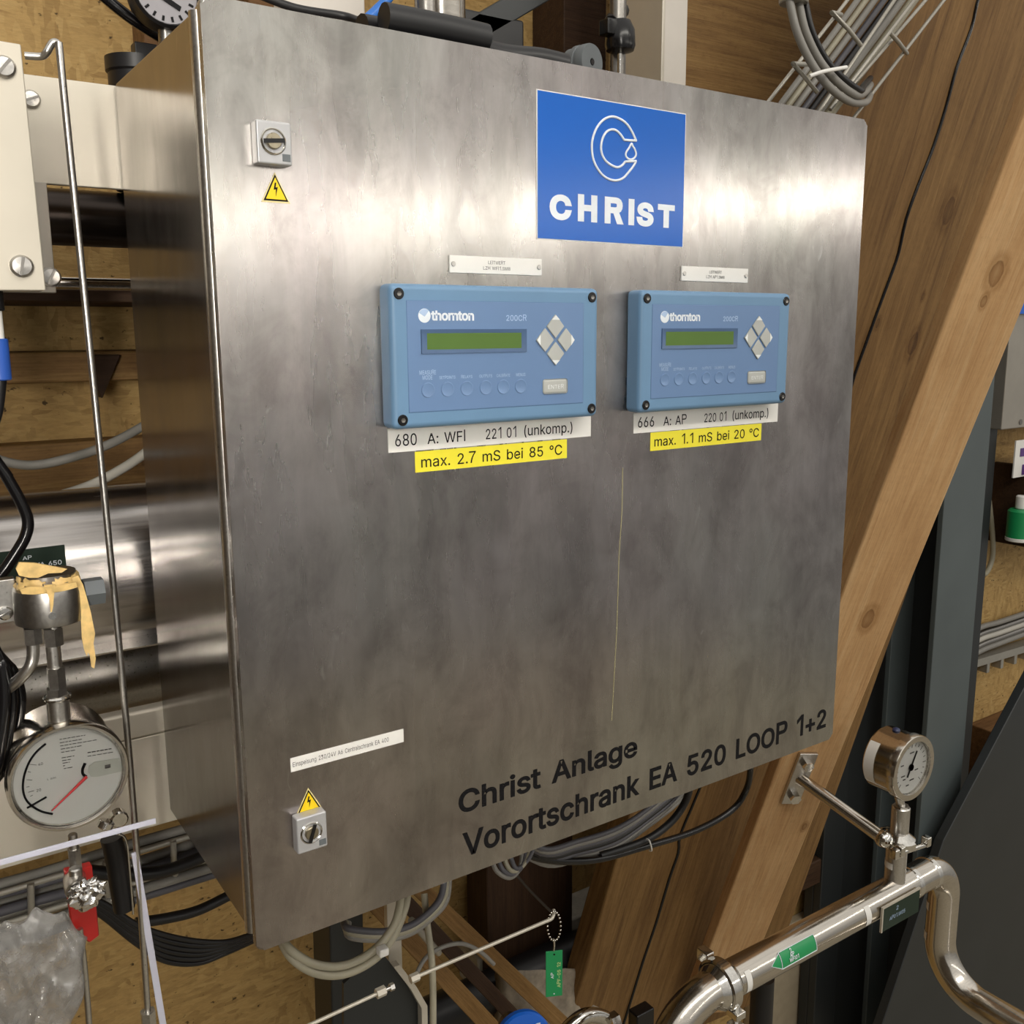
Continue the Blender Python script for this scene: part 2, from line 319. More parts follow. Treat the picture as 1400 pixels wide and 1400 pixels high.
# outlines of a plain grotesque alphabet: advance width, then closed contours (1/1000 em)
GL = {" ":[188,[]],"(":[273,[[89,207,92,264,101,324,114,384,132,441,153,494,177,539,236,539,212,485,191,428,174,370,161,313,154,258,151,207,154,161,160,115,172,67,188,16,209,-38,236,-96,177,-96,139,-21,111,55,95,131]]],")":[273,[[37,-96,64,-37,86,18,102,69,113,116,120,162,122,207,119,258,112,313,99,370,82,428,62,485,37,539,97,539,121,494,142,441,159,384,173,323,181,264,184,207,178,130,161,53,134,-22,97,-96]]],"+":[453,[[198,34,198,364,255,364,255,34],[61,172,61,226,391,226,391,172]]],"-":[453,[[337,244,337,188,114,188,114,244]]],".":[188,[[95,-4,78,-1,63,9,53,24,50,41,53,59,63,73,78,83,95,87,113,83,128,73,138,59,141,41,138,24,128,9,113,-1]]],"/":[249,[[235,533,71,-76,14,-76,178,533]]],"0":[453,[[227,-7,174,1,130,24,95,62,69,113,53,178,48,254,53,330,69,395,95,447,130,484,174,508,227,516,279,508,323,484,358,447,384,395,400,330,405,254,400,178,384,113,359,62,323,24,279,1],[227,50,261,56,290,74,313,103,330,144,340,194,344,254,340,314,330,365,313,405,290,435,261,453,227,460,192,453,163,435,140,405,123,365,113,314,109,254,113,194,123,144,140,103,163,74,192,56]]],"1":[453,[[76,0,76,55,391,55,391,0],[276,509,276,0,212,0,212,448,209,448,86,358,86,427,198,509]]],"2":[453,[[64,0,64,47,234,229,282,282,299,305,311,327,318,348,320,371,317,397,308,419,293,436,273,449,250,457,224,460,196,457,172,447,153,433,139,413,130,390,127,362,66,362,71,405,86,442,111,473,143,496,182,511,225,516,268,511,306,497,337,474,361,445,376,411,381,372,378,345,371,318,357,290,336,259,267,180,153,60,153,57,389,57,389,0]]],"3":[453,[[218,-7,173,-3,133,10,98,30,70,57,52,91,44,132,109,132,115,107,126,87,144,71,165,59,191,52,219,50,248,53,275,61,297,74,315,93,325,116,329,145,326,172,316,196,299,217,275,234,242,244,201,248,157,248,157,299,288,448,288,452,70,452,70,509,372,509,372,461,211,278,211,289,264,288,308,276,344,253,371,222,387,186,393,145,387,103,370,66,344,36,309,12,266,-2]]],"4":[453,[[40,105,40,158,247,509,311,509,109,166,109,163,413,163,413,105],[282,0,282,121,282,146,282,318,343,318,343,0]]],"5":[453,[[221,-7,178,-2,140,11,108,32,83,60,66,93,60,130,122,130,127,108,138,89,154,73,173,60,196,52,221,50,250,53,276,64,298,82,314,104,324,131,328,162,324,193,314,221,297,244,275,262,248,273,218,277,192,275,167,268,145,258,128,246,67,253,96,509,366,509,366,452,151,452,134,301,136,301,155,315,178,325,203,331,229,334,263,330,294,321,321,306,345,285,364,260,379,231,388,199,391,163,385,117,369,76,343,41,309,15,268,-1]]],"6":[453,[[226,-7,182,-1,142,15,109,40,84,74,69,115,64,162,68,199,80,239,102,285,137,340,252,509,322,509,151,261,145,261,154,275,165,288,179,299,196,307,214,312,235,314,278,309,316,295,346,271,370,240,384,201,389,157,384,112,368,73,343,39,310,14,271,-2],[226,48,254,52,279,63,299,79,314,101,324,128,327,157,324,187,314,213,299,235,279,251,254,262,226,265,198,262,174,252,153,235,138,214,128,188,125,158,128,128,138,102,153,79,174,63,198,52]]],"7":[453,[[97,0,323,448,323,452,62,452,62,509,391,509,391,449,165,0]]],"8":[453,[[226,-7,178,-2,136,11,101,33,74,62,57,96,52,135,55,166,65,195,81,220,101,241,125,256,153,265,153,267,119,282,93,308,76,342,70,380,75,417,90,450,114,477,146,498,184,511,226,516,269,511,306,498,337,477,361,450,377,417,382,380,376,342,359,308,333,282,300,267,300,265,327,256,351,241,372,220,387,195,397,166,401,135,395,96,378,62,352,33,317,11,275,-2],[226,49,258,52,285,60,307,74,323,91,333,113,337,139,333,165,322,189,305,208,283,223,256,232,226,235,196,232,169,223,147,208,130,189,119,165,115,139,119,113,129,91,145,74,167,60,195,52],[226,290,252,292,274,300,293,313,307,330,316,351,319,376,316,399,308,420,294,437,275,449,252,457,226,460,200,457,177,449,159,437,145,420,136,399,133,376,136,351,145,330,159,313,178,300,201,292]]],"9":[453,[[226,516,271,510,310,494,343,468,368,434,384,393,389,347,385,309,373,270,350,224,315,168,200,0,130,0,301,248,307,248,299,234,287,221,273,210,257,202,238,196,218,195,175,199,137,214,106,237,83,269,68,307,64,352,69,397,85,436,110,469,143,494,182,510],[226,460,199,457,174,446,154,429,138,407,129,381,125,352,129,322,138,295,154,274,174,257,199,247,226,243,254,247,279,257,299,273,314,295,324,321,327,350,324,381,314,407,299,429,279,446,254,457]]],":":[188,[[95,-4,78,-1,63,9,53,24,50,41,53,59,63,73,78,83,95,87,113,83,128,73,138,59,141,41,138,24,128,9,113,-1],[95,271,78,274,63,284,53,299,50,316,53,334,63,349,78,359,95,362,113,359,128,349,138,334,141,316,138,299,128,284,113,274]]],"A":[480,[[16,0,201,509,276,509,463,0,395,0,287,302,264,372,232,478,245,478,213,371,191,302,85,0],[110,142,110,199,370,199,370,142]]],"B":[456,[[60,0,60,509,241,509,289,504,329,491,359,469,381,442,394,410,398,374,395,344,387,320,373,301,356,286,336,275,315,267,315,262,339,257,363,245,385,227,402,203,414,173,418,136,413,100,400,67,377,39,344,18,301,4,247,0],[125,57,245,57,296,63,330,80,349,105,355,137,352,161,342,184,327,203,306,218,279,228,248,231,125,231],[125,285,238,285,265,288,288,296,308,309,323,326,333,348,336,372,330,403,313,429,283,446,240,452,125,452]]],"C":[510,[[267,-7,205,1,150,25,104,63,70,115,48,179,40,254,48,329,70,393,104,445,150,484,205,508,267,516,305,513,340,504,373,490,402,471,427,447,448,418,463,385,473,348,408,348,401,373,389,395,375,413,357,428,337,440,315,449,292,454,267,456,223,450,184,432,150,403,125,364,109,314,103,254,109,194,125,145,151,105,184,76,223,59,267,53,292,55,315,60,337,69,357,81,375,96,389,114,401,136,408,160,473,160,463,124,448,91,428,62,402,38,373,19,341,5,305,-4]]],"D":[502,[[219,0,96,0,96,57,215,57,272,63,318,81,354,110,379,149,394,198,399,255,394,312,379,361,354,399,320,428,275,446,221,452,93,452,93,509,225,509,294,501,353,478,377,461,399,441,418,418,433,391,455,329,462,255,455,181,433,119,417,92,398,68,376,48,351,31,291,8],[125,509,125,0,60,0,60,509]]],"E":[419,[[60,0,60,509,372,509,372,452,125,452,125,286,355,286,355,229,125,229,125,57,375,57,375,0]]],"F":[410,[[60,0,60,509,369,509,369,452,125,452,125,278,346,278,346,221,125,221,125,0]]],"H":[517,[[60,0,60,509,125,509,125,289,392,289,392,509,457,509,457,0,392,0,392,232,125,232,125,0]]],"I":[300,[[31,0,31,57,118,57,118,452,31,452,31,509,269,509,269,452,183,452,183,57,269,57,269,0]]],"L":[393,[[60,0,60,509,125,509,125,57,361,57,361,0]]],"M":[628,[[60,0,60,509,152,509,277,187,287,159,299,123,311,84,322,49,307,49,318,83,330,121,342,158,352,187,476,509,568,509,568,0,504,0,504,291,504,327,505,369,506,413,507,457,513,457,498,409,482,363,467,322,456,291,342,0,286,0,170,291,159,321,145,361,129,408,112,457,119,457,120,416,121,372,122,328,122,291,122,0]]],"N":[523,[[60,0,60,509,136,509,343,183,363,151,388,107,414,55,405,54,401,108,399,157,399,195,399,509,463,509,463,0,387,0,202,290,177,331,148,381,108,452,119,454,122,384,124,328,125,291,125,0]]],"O":[533,[[267,-7,205,1,150,25,105,63,70,115,48,179,40,254,48,329,70,393,105,445,150,484,205,508,267,516,329,508,384,484,429,445,464,393,486,329,493,254,486,179,464,115,429,63,384,25,329,1],[267,53,310,59,349,76,383,105,408,144,425,194,430,254,425,314,408,365,383,404,349,433,310,450,267,456,223,450,184,433,151,404,125,364,109,314,103,254,109,194,125,144,151,105,184,76,223,59]]],"P":[445,[[60,0,60,509,235,509,289,503,332,487,366,462,390,430,404,391,409,348,404,304,390,265,366,233,332,207,289,191,235,186,109,186,109,242,233,242,269,246,297,256,318,272,333,294,342,319,344,348,342,376,333,402,318,423,297,439,268,449,232,452,125,452,125,0]]],"R":[449,[[60,0,60,509,236,509,290,504,333,489,367,465,390,433,405,395,409,352,405,309,390,271,367,240,333,217,289,203,236,198,96,198,96,255,234,255,269,258,298,267,319,281,334,300,342,324,345,352,342,380,334,405,319,425,298,440,269,449,233,452,125,452,125,0],[353,0,230,229,303,229,428,0]]],"S":[447,[[224,-9,172,-4,128,9,91,31,64,60,46,96,38,137,104,137,110,110,123,88,142,71,166,59,194,52,224,49,257,52,286,60,311,74,329,92,341,114,346,139,342,161,332,179,316,193,296,205,245,222,184,239,128,260,86,289,71,307,60,326,54,348,52,372,58,413,75,448,102,476,138,498,180,511,227,516,275,511,316,498,351,476,377,449,394,415,401,378,337,378,326,412,302,437,267,453,225,459,194,456,167,448,145,435,129,418,118,398,115,376,119,352,131,334,148,319,169,308,212,293,264,279,312,264,336,252,359,238,379,220,395,198,405,171,408,139,403,99,386,64,360,34,323,11,278,-4]]],"T":[449,[[32,452,32,509,417,509,417,452,257,452,257,0,193,0,193,452]]],"U":[517,[[259,-8,203,-2,154,15,114,43,85,80,66,124,60,173,60,509,124,509,124,178,128,144,141,113,160,87,187,68,220,56,259,52,298,56,331,68,357,87,377,113,389,144,393,178,393,509,457,509,457,173,451,124,433,80,403,43,363,15,315,-2]]],"V":[480,[[204,0,16,509,84,509,192,206,215,137,248,31,235,31,267,138,290,206,395,509,463,509,278,0]]],"W":[686,[[155,0,16,509,82,509,163,196,175,145,187,94,197,40,189,40,200,94,211,145,224,196,306,509,380,509,462,196,474,145,486,94,497,40,488,40,499,94,510,145,523,196,603,509,670,509,530,0,455,0,368,323,351,391,336,475,350,475,335,395,318,323,230,0]]],"Y":[472,[[203,0,203,208,16,509,91,509,192,344,222,292,250,230,224,230,251,293,280,344,381,509,455,509,268,208,268,0]]],"Z":[438,[[42,0,42,46,273,385,306,431,341,476,348,454,285,452,223,452,40,452,40,509,397,509,397,462,169,129,134,81,97,33,90,54,152,57,214,57,399,57,399,0]]],"a":[389,[[160,-9,126,-5,94,5,68,22,48,45,35,73,30,108,34,138,43,161,58,179,78,193,100,203,125,211,178,220,234,227,252,230,265,235,273,243,276,255,276,257,273,279,267,297,256,311,240,322,220,329,196,331,171,329,149,322,132,313,118,301,107,288,100,274,41,291,57,322,79,346,104,364,133,375,163,382,194,384,239,379,263,372,286,360,306,343,322,320,333,290,337,251,337,0,277,0,277,52,272,52,252,25,236,12,215,1,190,-6],[170,45,202,49,228,59,248,74,263,93,272,115,276,138,276,190,259,182,231,176,200,171,175,168,134,159,117,150,103,139,95,124,92,105,94,87,102,72,114,61,130,52,149,47]]],"b":[424,[[229,-8,198,-5,172,4,153,17,138,31,118,59,112,59,112,0,53,0,53,509,114,509,114,319,118,319,137,346,152,360,171,373,197,381,229,384,274,378,313,361,345,332,370,293,385,245,390,189,385,133,370,84,346,45,313,16,274,-2],[220,47,253,51,279,66,301,88,316,117,325,151,328,189,325,227,316,261,301,290,280,311,253,325,220,330,188,325,161,312,140,291,125,263,116,229,113,189,116,150,125,115,140,86,162,65,188,51]]],"c":[396,[[207,-8,159,-2,117,16,82,46,56,85,40,133,34,187,40,243,56,291,82,330,117,360,159,378,207,384,234,383,260,377,284,368,305,356,324,341,340,322,353,301,362,277,303,262,290,289,270,311,242,325,207,330,173,325,145,310,124,287,108,258,99,224,96,187,99,151,108,117,124,89,145,66,173,51,207,46,243,52,271,66,292,89,304,117,363,102,354,78,341,56,325,37,306,21,285,9,261,-1,235,-6]]],"e":[404,[[212,-8,161,-2,117,16,82,46,56,85,40,132,34,187,39,242,55,290,81,329,115,359,157,378,205,384,236,382,266,374,294,361,319,341,341,315,357,282,368,242,371,194,371,169,75,169,75,221,338,221,310,202,307,237,298,269,283,294,263,314,237,326,205,330,173,326,146,313,125,294,109,270,99,241,96,211,96,178,100,139,110,106,128,80,151,61,179,50,212,46,234,48,254,53,271,61,285,73,297,88,306,105,365,91,353,63,335,39,311,19,283,4,249,-5]]],"g":[425,[[207,-151,168,-148,134,-140,105,-127,82,-110,64,-91,51,-69,101,-41,122,-66,136,-78,154,-88,178,-95,207,-97,249,-92,282,-75,295,-62,304,-47,310,-28,311,-6,311,68,306,68,287,41,272,28,252,16,227,8,195,5,152,10,113,27,80,53,55,90,39,136,34,191,39,246,55,293,80,332,112,361,152,378,196,384,228,382,253,373,273,360,288,346,308,319,313,319,313,379,372,379,372,-9,367,-54,350,-90,324,-117,291,-136,251,-147],[205,59,237,63,264,75,285,95,300,121,309,154,312,193,309,231,300,264,285,291,264,312,237,325,205,330,172,325,145,312,124,290,109,262,99,229,96,193,99,155,109,123,124,96,145,76,172,63]]],"h":[410,[[114,227,114,0,53,0,53,509,114,509,114,287,102,287,124,332,152,362,187,379,227,384,264,380,295,369,321,349,341,321,353,285,357,240,357,0,296,0,296,235,290,275,273,304,246,323,210,329,184,326,161,317,141,303,126,283,117,257]]],"i":[167,[[53,0,53,379,114,379,114,0],[84,443,67,446,54,455,44,468,41,483,44,499,54,512,67,521,84,524,100,521,114,512,123,499,126,483,123,468,114,455,100,446]]],"k":[381,[[110,137,110,212,121,212,284,379,360,379,184,199,177,199],[53,0,53,509,114,509,114,0],[294,0,148,186,191,229,372,0]]],"l":[189,[[139,-2,101,3,74,20,58,47,53,84,53,509,114,509,114,99,115,77,120,62,130,54,146,52,160,53,170,54,181,3,162,-1]]],"m":[610,[[53,0,53,379,112,379,112,295,108,295,118,323,132,346,151,363,172,376,195,384,219,386,257,380,287,361,309,331,321,295,312,295,322,321,337,343,357,361,381,375,407,383,437,386,468,383,497,372,522,354,541,328,553,296,557,255,557,0,496,0,496,254,490,289,473,313,447,326,419,330,395,328,374,320,358,307,345,290,338,270,335,247,335,0,274,0,274,260,269,288,253,311,229,326,199,330,178,328,158,320,140,307,126,289,117,266,114,238,114,0]]],"n":[410,[[114,227,114,0,53,0,53,379,112,379,112,287,102,287,124,332,152,362,187,379,227,384,264,380,295,369,321,349,341,321,353,285,357,240,357,0,296,0,296,235,290,275,273,304,246,323,210,329,184,326,161,317,141,303,126,283,117,257]]],"o":[415,[[207,-8,159,-2,117,16,82,46,56,85,40,133,34,187,40,243,56,291,82,330,117,360,159,378,207,384,256,378,299,360,333,330,359,291,376,243,381,187,376,133,359,85,333,46,299,16,256,-2],[207,46,242,51,270,66,292,89,307,117,316,151,319,187,316,224,307,258,292,287,270,310,242,325,207,330,173,325,145,310,124,287,108,258,99,224,96,187,99,151,108,117,124,89,145,66,173,51]]],"p":[424,[[53,-143,53,379,112,379,112,319,118,319,137,346,152,360,171,373,197,381,229,384,274,378,313,361,345,332,370,293,385,245,390,189,385,133,370,84,346,45,313,16,274,-2,229,-8,198,-5,173,4,153,17,138,31,118,59,114,59,114,-143],[220,47,253,51,279,66,301,88,316,117,325,151,328,189,325,227,316,261,301,290,280,311,253,325,220,330,188,325,161,312,140,291,125,263,116,229,113,189,116,150,125,115,140,86,162,65,188,51]]],"r":[259,[[53,0,53,379,112,379,112,321,115,321,130,347,152,367,181,380,213,385,229,384,243,384,243,322,230,324,207,326,182,323,159,315,140,301,126,284,117,262,114,237,114,0]]],"s":[365,[[182,-8,145,-5,112,3,84,18,62,38,45,63,36,94,94,107,105,79,124,60,150,49,181,45,217,50,244,62,262,81,268,103,265,121,254,136,237,147,212,155,149,170,104,186,72,208,53,237,47,274,51,305,65,332,87,354,115,370,149,381,187,384,223,381,254,372,279,358,299,339,314,316,324,290,268,277,258,298,243,316,219,328,187,333,156,329,131,317,114,299,109,277,112,258,124,243,144,232,172,223,229,209,275,194,306,171,325,142,331,107,326,75,312,47,290,24,260,6,223,-5]]],"t":[227,[[204,379,204,327,6,327,6,379],[65,471,126,471,126,98,128,76,136,61,150,53,170,50,185,51,202,54,213,2,192,-3,168,-4,125,2,92,21,72,52,65,93]]],"u":[410,[[182,-5,146,-1,115,11,89,31,69,59,57,95,53,139,53,379,114,379,114,144,119,105,137,75,164,56,200,50,226,53,249,62,268,77,283,97,293,122,296,153,296,379,357,379,357,0,298,0,298,92,307,92,286,47,257,17,222,0]]],"x":[379,[[21,0,171,218,171,171,29,379,100,379,147,306,179,253,207,206,175,206,202,253,233,306,282,379,352,379,209,169,209,214,358,0,287,0,231,85,200,136,173,182,205,182,178,136,148,85,91,0]]],"\u00b0":[316,[[158,283,128,287,101,298,77,316,59,340,47,367,43,397,47,428,59,455,77,479,101,497,128,509,158,513,188,509,216,497,239,479,257,455,269,428,273,397,269,367,257,340,239,316,216,298,188,287],[158,334,175,336,190,343,203,353,213,366,220,381,222,397,220,414,213,430,203,443,190,453,175,459,158,462,141,459,126,453,113,443,103,430,97,414,95,397,97,381,103,366,113,353,126,343,141,336]]]}
GL[" "] = [290, []]
GL.update({"P":[460,[[62,0,62,570,126,570,126,0],[62,510,62,570,300,570,360,560,405,530,430,480,438,415,430,350,405,300,360,268,300,256,126,256,126,316,290,316,335,324,362,348,375,384,376,415,374,450,360,482,335,503,290,510]]],"1":[390,[[250,0,250,500,100,385,100,455,255,570,312,570,312,0]]],"I":[190,[[62,0,62,570,126,570,126,0]]],
  "7":[420,[[30,570,390,570,390,520,300,400,225,240,190,120,172,0,105,0,125,120,165,250,230,380,320,510,30,510]]],
  "H":[520,[[62,0,62,570,126,570,126,0],[394,0,394,570,458,570,458,0],[62,262,62,322,458,322,458,262]]],
  "R":[480,[[62,0,62,570,126,570,126,0],[62,510,62,570,300,570,360,560,405,530,430,480,438,420,430,355,405,305,360,275,300,262,126,262,126,322,290,322,335,330,362,355,375,390,376,420,374,455,360,485,335,503,290,510],[262,290,325,290,445,0,372,0]]]})
def offset_loop(lp, d):
    if not d: return lp
    n = len(lp); out = []
    for i in range(n):
        a, b, c = lp[i-1], lp[i], lp[(i+1) % n]; u = (b-a); v = (c-b)
        if u.length < 1e-9 or v.length < 1e-9: out.append(b); continue
        n1 = V((-u.y, u.x, 0)).normalized(); n2 = V((-v.y, v.x, 0)).normalized(); mm = n1+n2
        if mm.length < .3: out.append(b+n1*d); continue
        mm.normalize(); out.append(b+mm*d/max(.5, mm.dot(n1)))
    return out
from mathutils.geometry import tessellate_polygon
def glyphs(s, bold, spacing):
    x = 0; tris = []; ln = 0
    for ch in s:
        if ch == chr(10): x = 0; ln += 1; continue
        adv, loops = GL[ch]; L_ = [offset_loop([V((l[k]/1000, l[k+1]/1000, 0)) for k in range(0, len(l), 2)], bold) for l in loops]
        ar = [sum(p[i-1].x*p[i].y-p[i].x*p[i-1].y for i in range(len(p))) for p in L_]
        inside = lambda q, p: sum(((p[i].y > q.y) != (p[i-1].y > q.y)) and (q.x < (p[i-1].x-p[i].x)*(q.y-p[i].y)/(p[i-1].y-p[i].y)+p[i].x) for i in range(len(p))) % 2
        lift = 0
        for p, a in zip(L_, ar):
            if a > 0: continue
            grp = [p]+[h for h, b in zip(L_, ar) if b > 0 and inside(h[0], p)]; fl = [q for g_ in grp for q in g_]
            for t in tessellate_polygon(grp): tris.append([fl[k]+V((x, -ln*.62, lift)) for k in t])
            lift += 1
        x += adv/1000*spacing
    return tris
def text(s, name, mat, parent, o, right, up, wd, ht, bold=0.0, th=.0002, spacing=1.0):
    # printed lettering fitted into a wd x ht box whose lower left corner is o
    tr = glyphs(s, bold, spacing); xs = [p.x for t in tr for p in t]; ys = [p.y for t in tr for p in t]
    x0, x1, y0, y1 = min(xs), max(xs), min(ys), max(ys); right = V(right).normalized(); up = V(up).normalized(); nrm = right.cross(up)
    q = MB(); vs = {}
    for t in tr:
        f = []
        for p in t:
            k = (round(p.x, 5), round(p.y, 5), p.z)
            if k not in vs: vs[k] = q.bm.verts.new(V(o)+right*((p.x-x0)/(x1-x0)*wd)+up*((p.y-y0)/(y1-y0)*ht)+nrm*(th+p.z*3e-5))
            f.append(vs[k])
        if len(set(f)) == 3:
            try: q.bm.faces.new(f)
            except ValueError: pass
    return q.build(name, mat, parent)
X, Y, Z = V((1, 0, 0)), V((0, 1, 0)), V((0, 0, 1))
def quad_beam(name, l0, r0, l1, r1, th, mat, label, cat, ext=(.3, .3), bev=.004, parent=None):
    # beam whose front face has bottom edge l0-r0 and top edge l1-r1; local X runs along it
    a0 = (l0+r0)/2; a1 = (l1+r1)/2; d = (a1-a0).normalized(); wv = ((r0-l0)+(r1-l1)).normalized(); wv = (wv-d*wv.dot(d)).normalized()
    nv = d.cross(wv); nv = nv if nv.y > 0 else -nv
    hw = ((r0-l0).dot(wv)+(r1-l1).dot(wv))/4; ln = (a1-a0).length
    c = (a0+a1)/2; mw = Matrix((( d.x, wv.x, nv.x, c.x), (d.y, wv.y, nv.y, c.y), (d.z, wv.z, nv.z, c.z), (0, 0, 0, 1)))
    q = MB(); x0, x1 = -ln/2-ext[0], ln/2+ext[1]
    q.hexa([mw @ V(k) for k in ((x0, -hw, 0), (x1, -hw, 0), (x1, hw, 0), (x0, hw, 0), (x0, -hw, th), (x1, -hw, th), (x1, hw, th), (x0, hw, th))], bev)
    o = q.build(name, mat, parent, mw=mw)
    if parent is None: BASE[o] = c; tag(o, label, cat)
    return o, d, wv, nv, hw

# ------------------------------------------------------------------ room shell
def wallbox(name, mat, *b): return MB().box(*b).build(name, mat, kind='structure')
wallbox('wall_back', 'osb', -2.2, 5.0, .80, .86, -1.75, 1.75)
wallbox('floor', 'floor', -2.2, 5.0, -5.0, .86, -1.81, -1.75)
wallbox('wall_left', 'roomwall', -2.26, -2.2, -5.0, .86, -1.75, 1.75)

# ------------------------------------------------------------------ timbers and steelwork on the right
brace, bd, bw, bn, bh = quad_beam('timber_brace', at(970, 1300, .46), at(1052, 1260, .46), at(1400, 145, -.02), at(1400, 430, -.02), .03, 'light',
          'light planed timber brace running diagonally past the right edge of the steel cabinet', 'beam', (.25, .5))
beam, td, tw, tn, th_ = quad_beam('timber_rafter', at(822, 1400, .62), at(1005, 1400, .62), at(1120, 0, .20), at(1560, 0, .20), .05, 'brown',
          'wide aged brown timber with a long drying crack, behind the light brace', 'beam', (.05, .35))
def on_face(u, v, p0, n, lift=.0006):
    d = (R0*((u-CX)/CF)+R1*((v-CY)/CF)+R2); t = (p0-CAM).dot(n)/d.dot(n); return CAM+d*t-n*lift
def knots_at(o, n, px):
    inv = ROOTMW[o].inverted(); return [tuple(list(inv @ on_face(u, v, BASE[o], n, 0))+[r]) for u, v, r in px]
# drying crack in the rafter: a jagged dark cleft
tf = BASE[beam]
cr = [(1345, -25), (1335, 5), (1327, 40), (1308, 90), (1297, 130), (1287, 165), (1272, 210), (1254, 255), (1238, 300), (1228, 345), (1216, 380), (1198, 428), (1183, 470), (1168, 512), (1150, 570), (1100, 700), (1050, 830), (1000, 960), (955, 1080), (930, 1140), (927, 1165), (915, 1200), (897, 1260), (880, 1310), (866, 1355), (852, 1400)]
q = MB(); pts = [on_face(u, v, tf, tn) for u, v in cr]
q.tube(pts, .0034, 6, 3); q.build('crack', 'blackgloss', beam)
beam.data.materials[0] = timber('aged_timber', '#6a4e2e', '#84653d', '#97764a', knots_at(beam, tn, ((1297, 288, .017), (1248, 470, .015), (1262, 405, .005), (1200, 442, .006), (985, 1250, .012))))
brace.data.materials[0] = timber('fresh_timber', '#c2986a', '#d3aa7a', '#ddb98b', knots_at(brace, bn, ((1362, 374, .013), (1187, 846, .013), (1345, 412, .006), (1100, 1130, .006))), streak=.6)

# horizontal boards behind the cabinet's upper right
MB().box(at(925, 60, .44).x, 1.75, .44, .48, .70, 1.7, .004).build('wooden_board', 'brown')
tag(bpy.data.objects['wooden_board'], 'dark brown wooden board behind the grey strut above the cabinet', 'board')

c0 = at(1290, 700, .56); c1 = at(1345, 700, .56)
t = thing('steel_column', (c0.x, .56, -1.75), 'grey painted steel column standing right of the light timber brace', 'column')
MB().box(c0.x, c1.x, .56, .575, -1.75, 1.74, .002).build('front_flange', 'colgrey', t)
MB().box((c0.x+c1.x)/2-.006, (c0.x+c1.x)/2+.006, .575, .68, -1.75, 1.74).build('web', 'dkgrey', t)
MB().box(c0.x, c1.x, .68, .695, -1.75, 1.74, .002).build('rear_flange', 'colgrey', t)
e0 = at(1113, 1200, .74).x; e1 = at(1300, 900, .74).x
t = thing('steel_partition', (e0, .74, -1.75), 'dark grey upright steel panel with a folded edge between brace and steel column', 'panel')
MB().box(e0, e1+.15, .74, .77, -1.75, .75, .003).build('sheet', 'dkgrey', t)
ex = at(1150, 1200, .72).x
MB().box(e0, ex, .715, .74, -1.75, .75, .003).build('folded_edge', 'dkgrey', t)
# diagonal dark steel brace to the right of the column
g = [at(1430, 885, .50), at(1290, 1150, .50), at(1180, 1480, .50), at(1480, 1480, .50)]
q = MB(); q.prism(g, (0, .025, 0), .002)
o = q.build('steel_gusset', 'dkgrey'); tag(o, 'dark grey sloping steel gusset plate in the lower right corner behind the pipe', 'steel plate')
# wall cabinet, cables and small things in the far right background
a = at(1349, 500, .76); b = at(1420, 590, .76)
t = thing('wall_enclosure', (a.x, .76, b.z), 'grey beige wall enclosure half hidden behind the upper right of the brace', 'enclosure')
MB().box(a.x, a.x+.5, .70, .80, at(1352, 590, .7).z, at(1352, 590, .7).z+.62, .004).build('housing', 'platedim', t)
for (u, v) in ((1358, 513), (1396, 577)):
    pp = at(u, v, .698); MB().cyl(pp, pp+Y*.004, .008).build('screw', 'darkinox', t)
pp = at(1396, 423, .69); MB().box(pp.x-.02, pp.x+.2, .688, .70, pp.z-.012, pp.z+.02).build('blue_label', 'blue', t)
a = at(1390, 598, .70); b = at(1430, 655, .70)
t = thing('wall_notice', (a.x, .7, b.z), 'small white notice with purple print below the grey wall enclosure', 'notice')
MB().box(a.x, a.x+.2, .70, .704, b.z+.02, a.z-.01).build('sheet', 'white', t)
pp = at(1396, 615, .698); MB().box(pp.x, pp.x+.1, .698, .7, pp.z-.02, pp.z+.004).build('print', 'purple', t)
pp = at(1398, 640, .698); MB().box(pp.x, pp.x+.1, .698, .7, pp.z-.02, pp.z+.01).build('print', 'purple', t)
a = at(1378, 700, .74); t = thing('wall_shelf', (a.x, .74, a.z), 'dark shelf board at the far right edge below the white notice', 'shelf')
MB().box(a.x, a.x+.6, .62, .80, at(1385, 755, .62).z-.02, at(1385, 755, .62).z, .002).build('board', 'darkwood', t)
MB().box(a.x, a.x+.025, .66, .80, at(1385, 755, .62).z, at(1385, 650, .62).z, .002).build('side_panel', 'darkwood', t)
a = at(1396, 742, .66); b = at(1396, 690, .66)
t = thing('green_bottle', a, 'green bottle with a white cap on the dark shelf at the far right', 'bottle')
MB().cyl(V((a.x+.02, .68, a.z-.0)), V((a.x+.02, .68, b.z-.02)), .035, bev=.006).build('body', 'green', t)
MB().cyl(V((a.x+.02, .68, b.z-.02)), V((a.x+.02, .68, b.z+.02)), .016, bev=.003).build('cap', 'white', t)
MB().cyl(V((a.x+.02, .68, a.z-.0)), V((a.x+.02, .68, a.z+.012)), .036, bev=.002).build('base_ring', 'white', t)
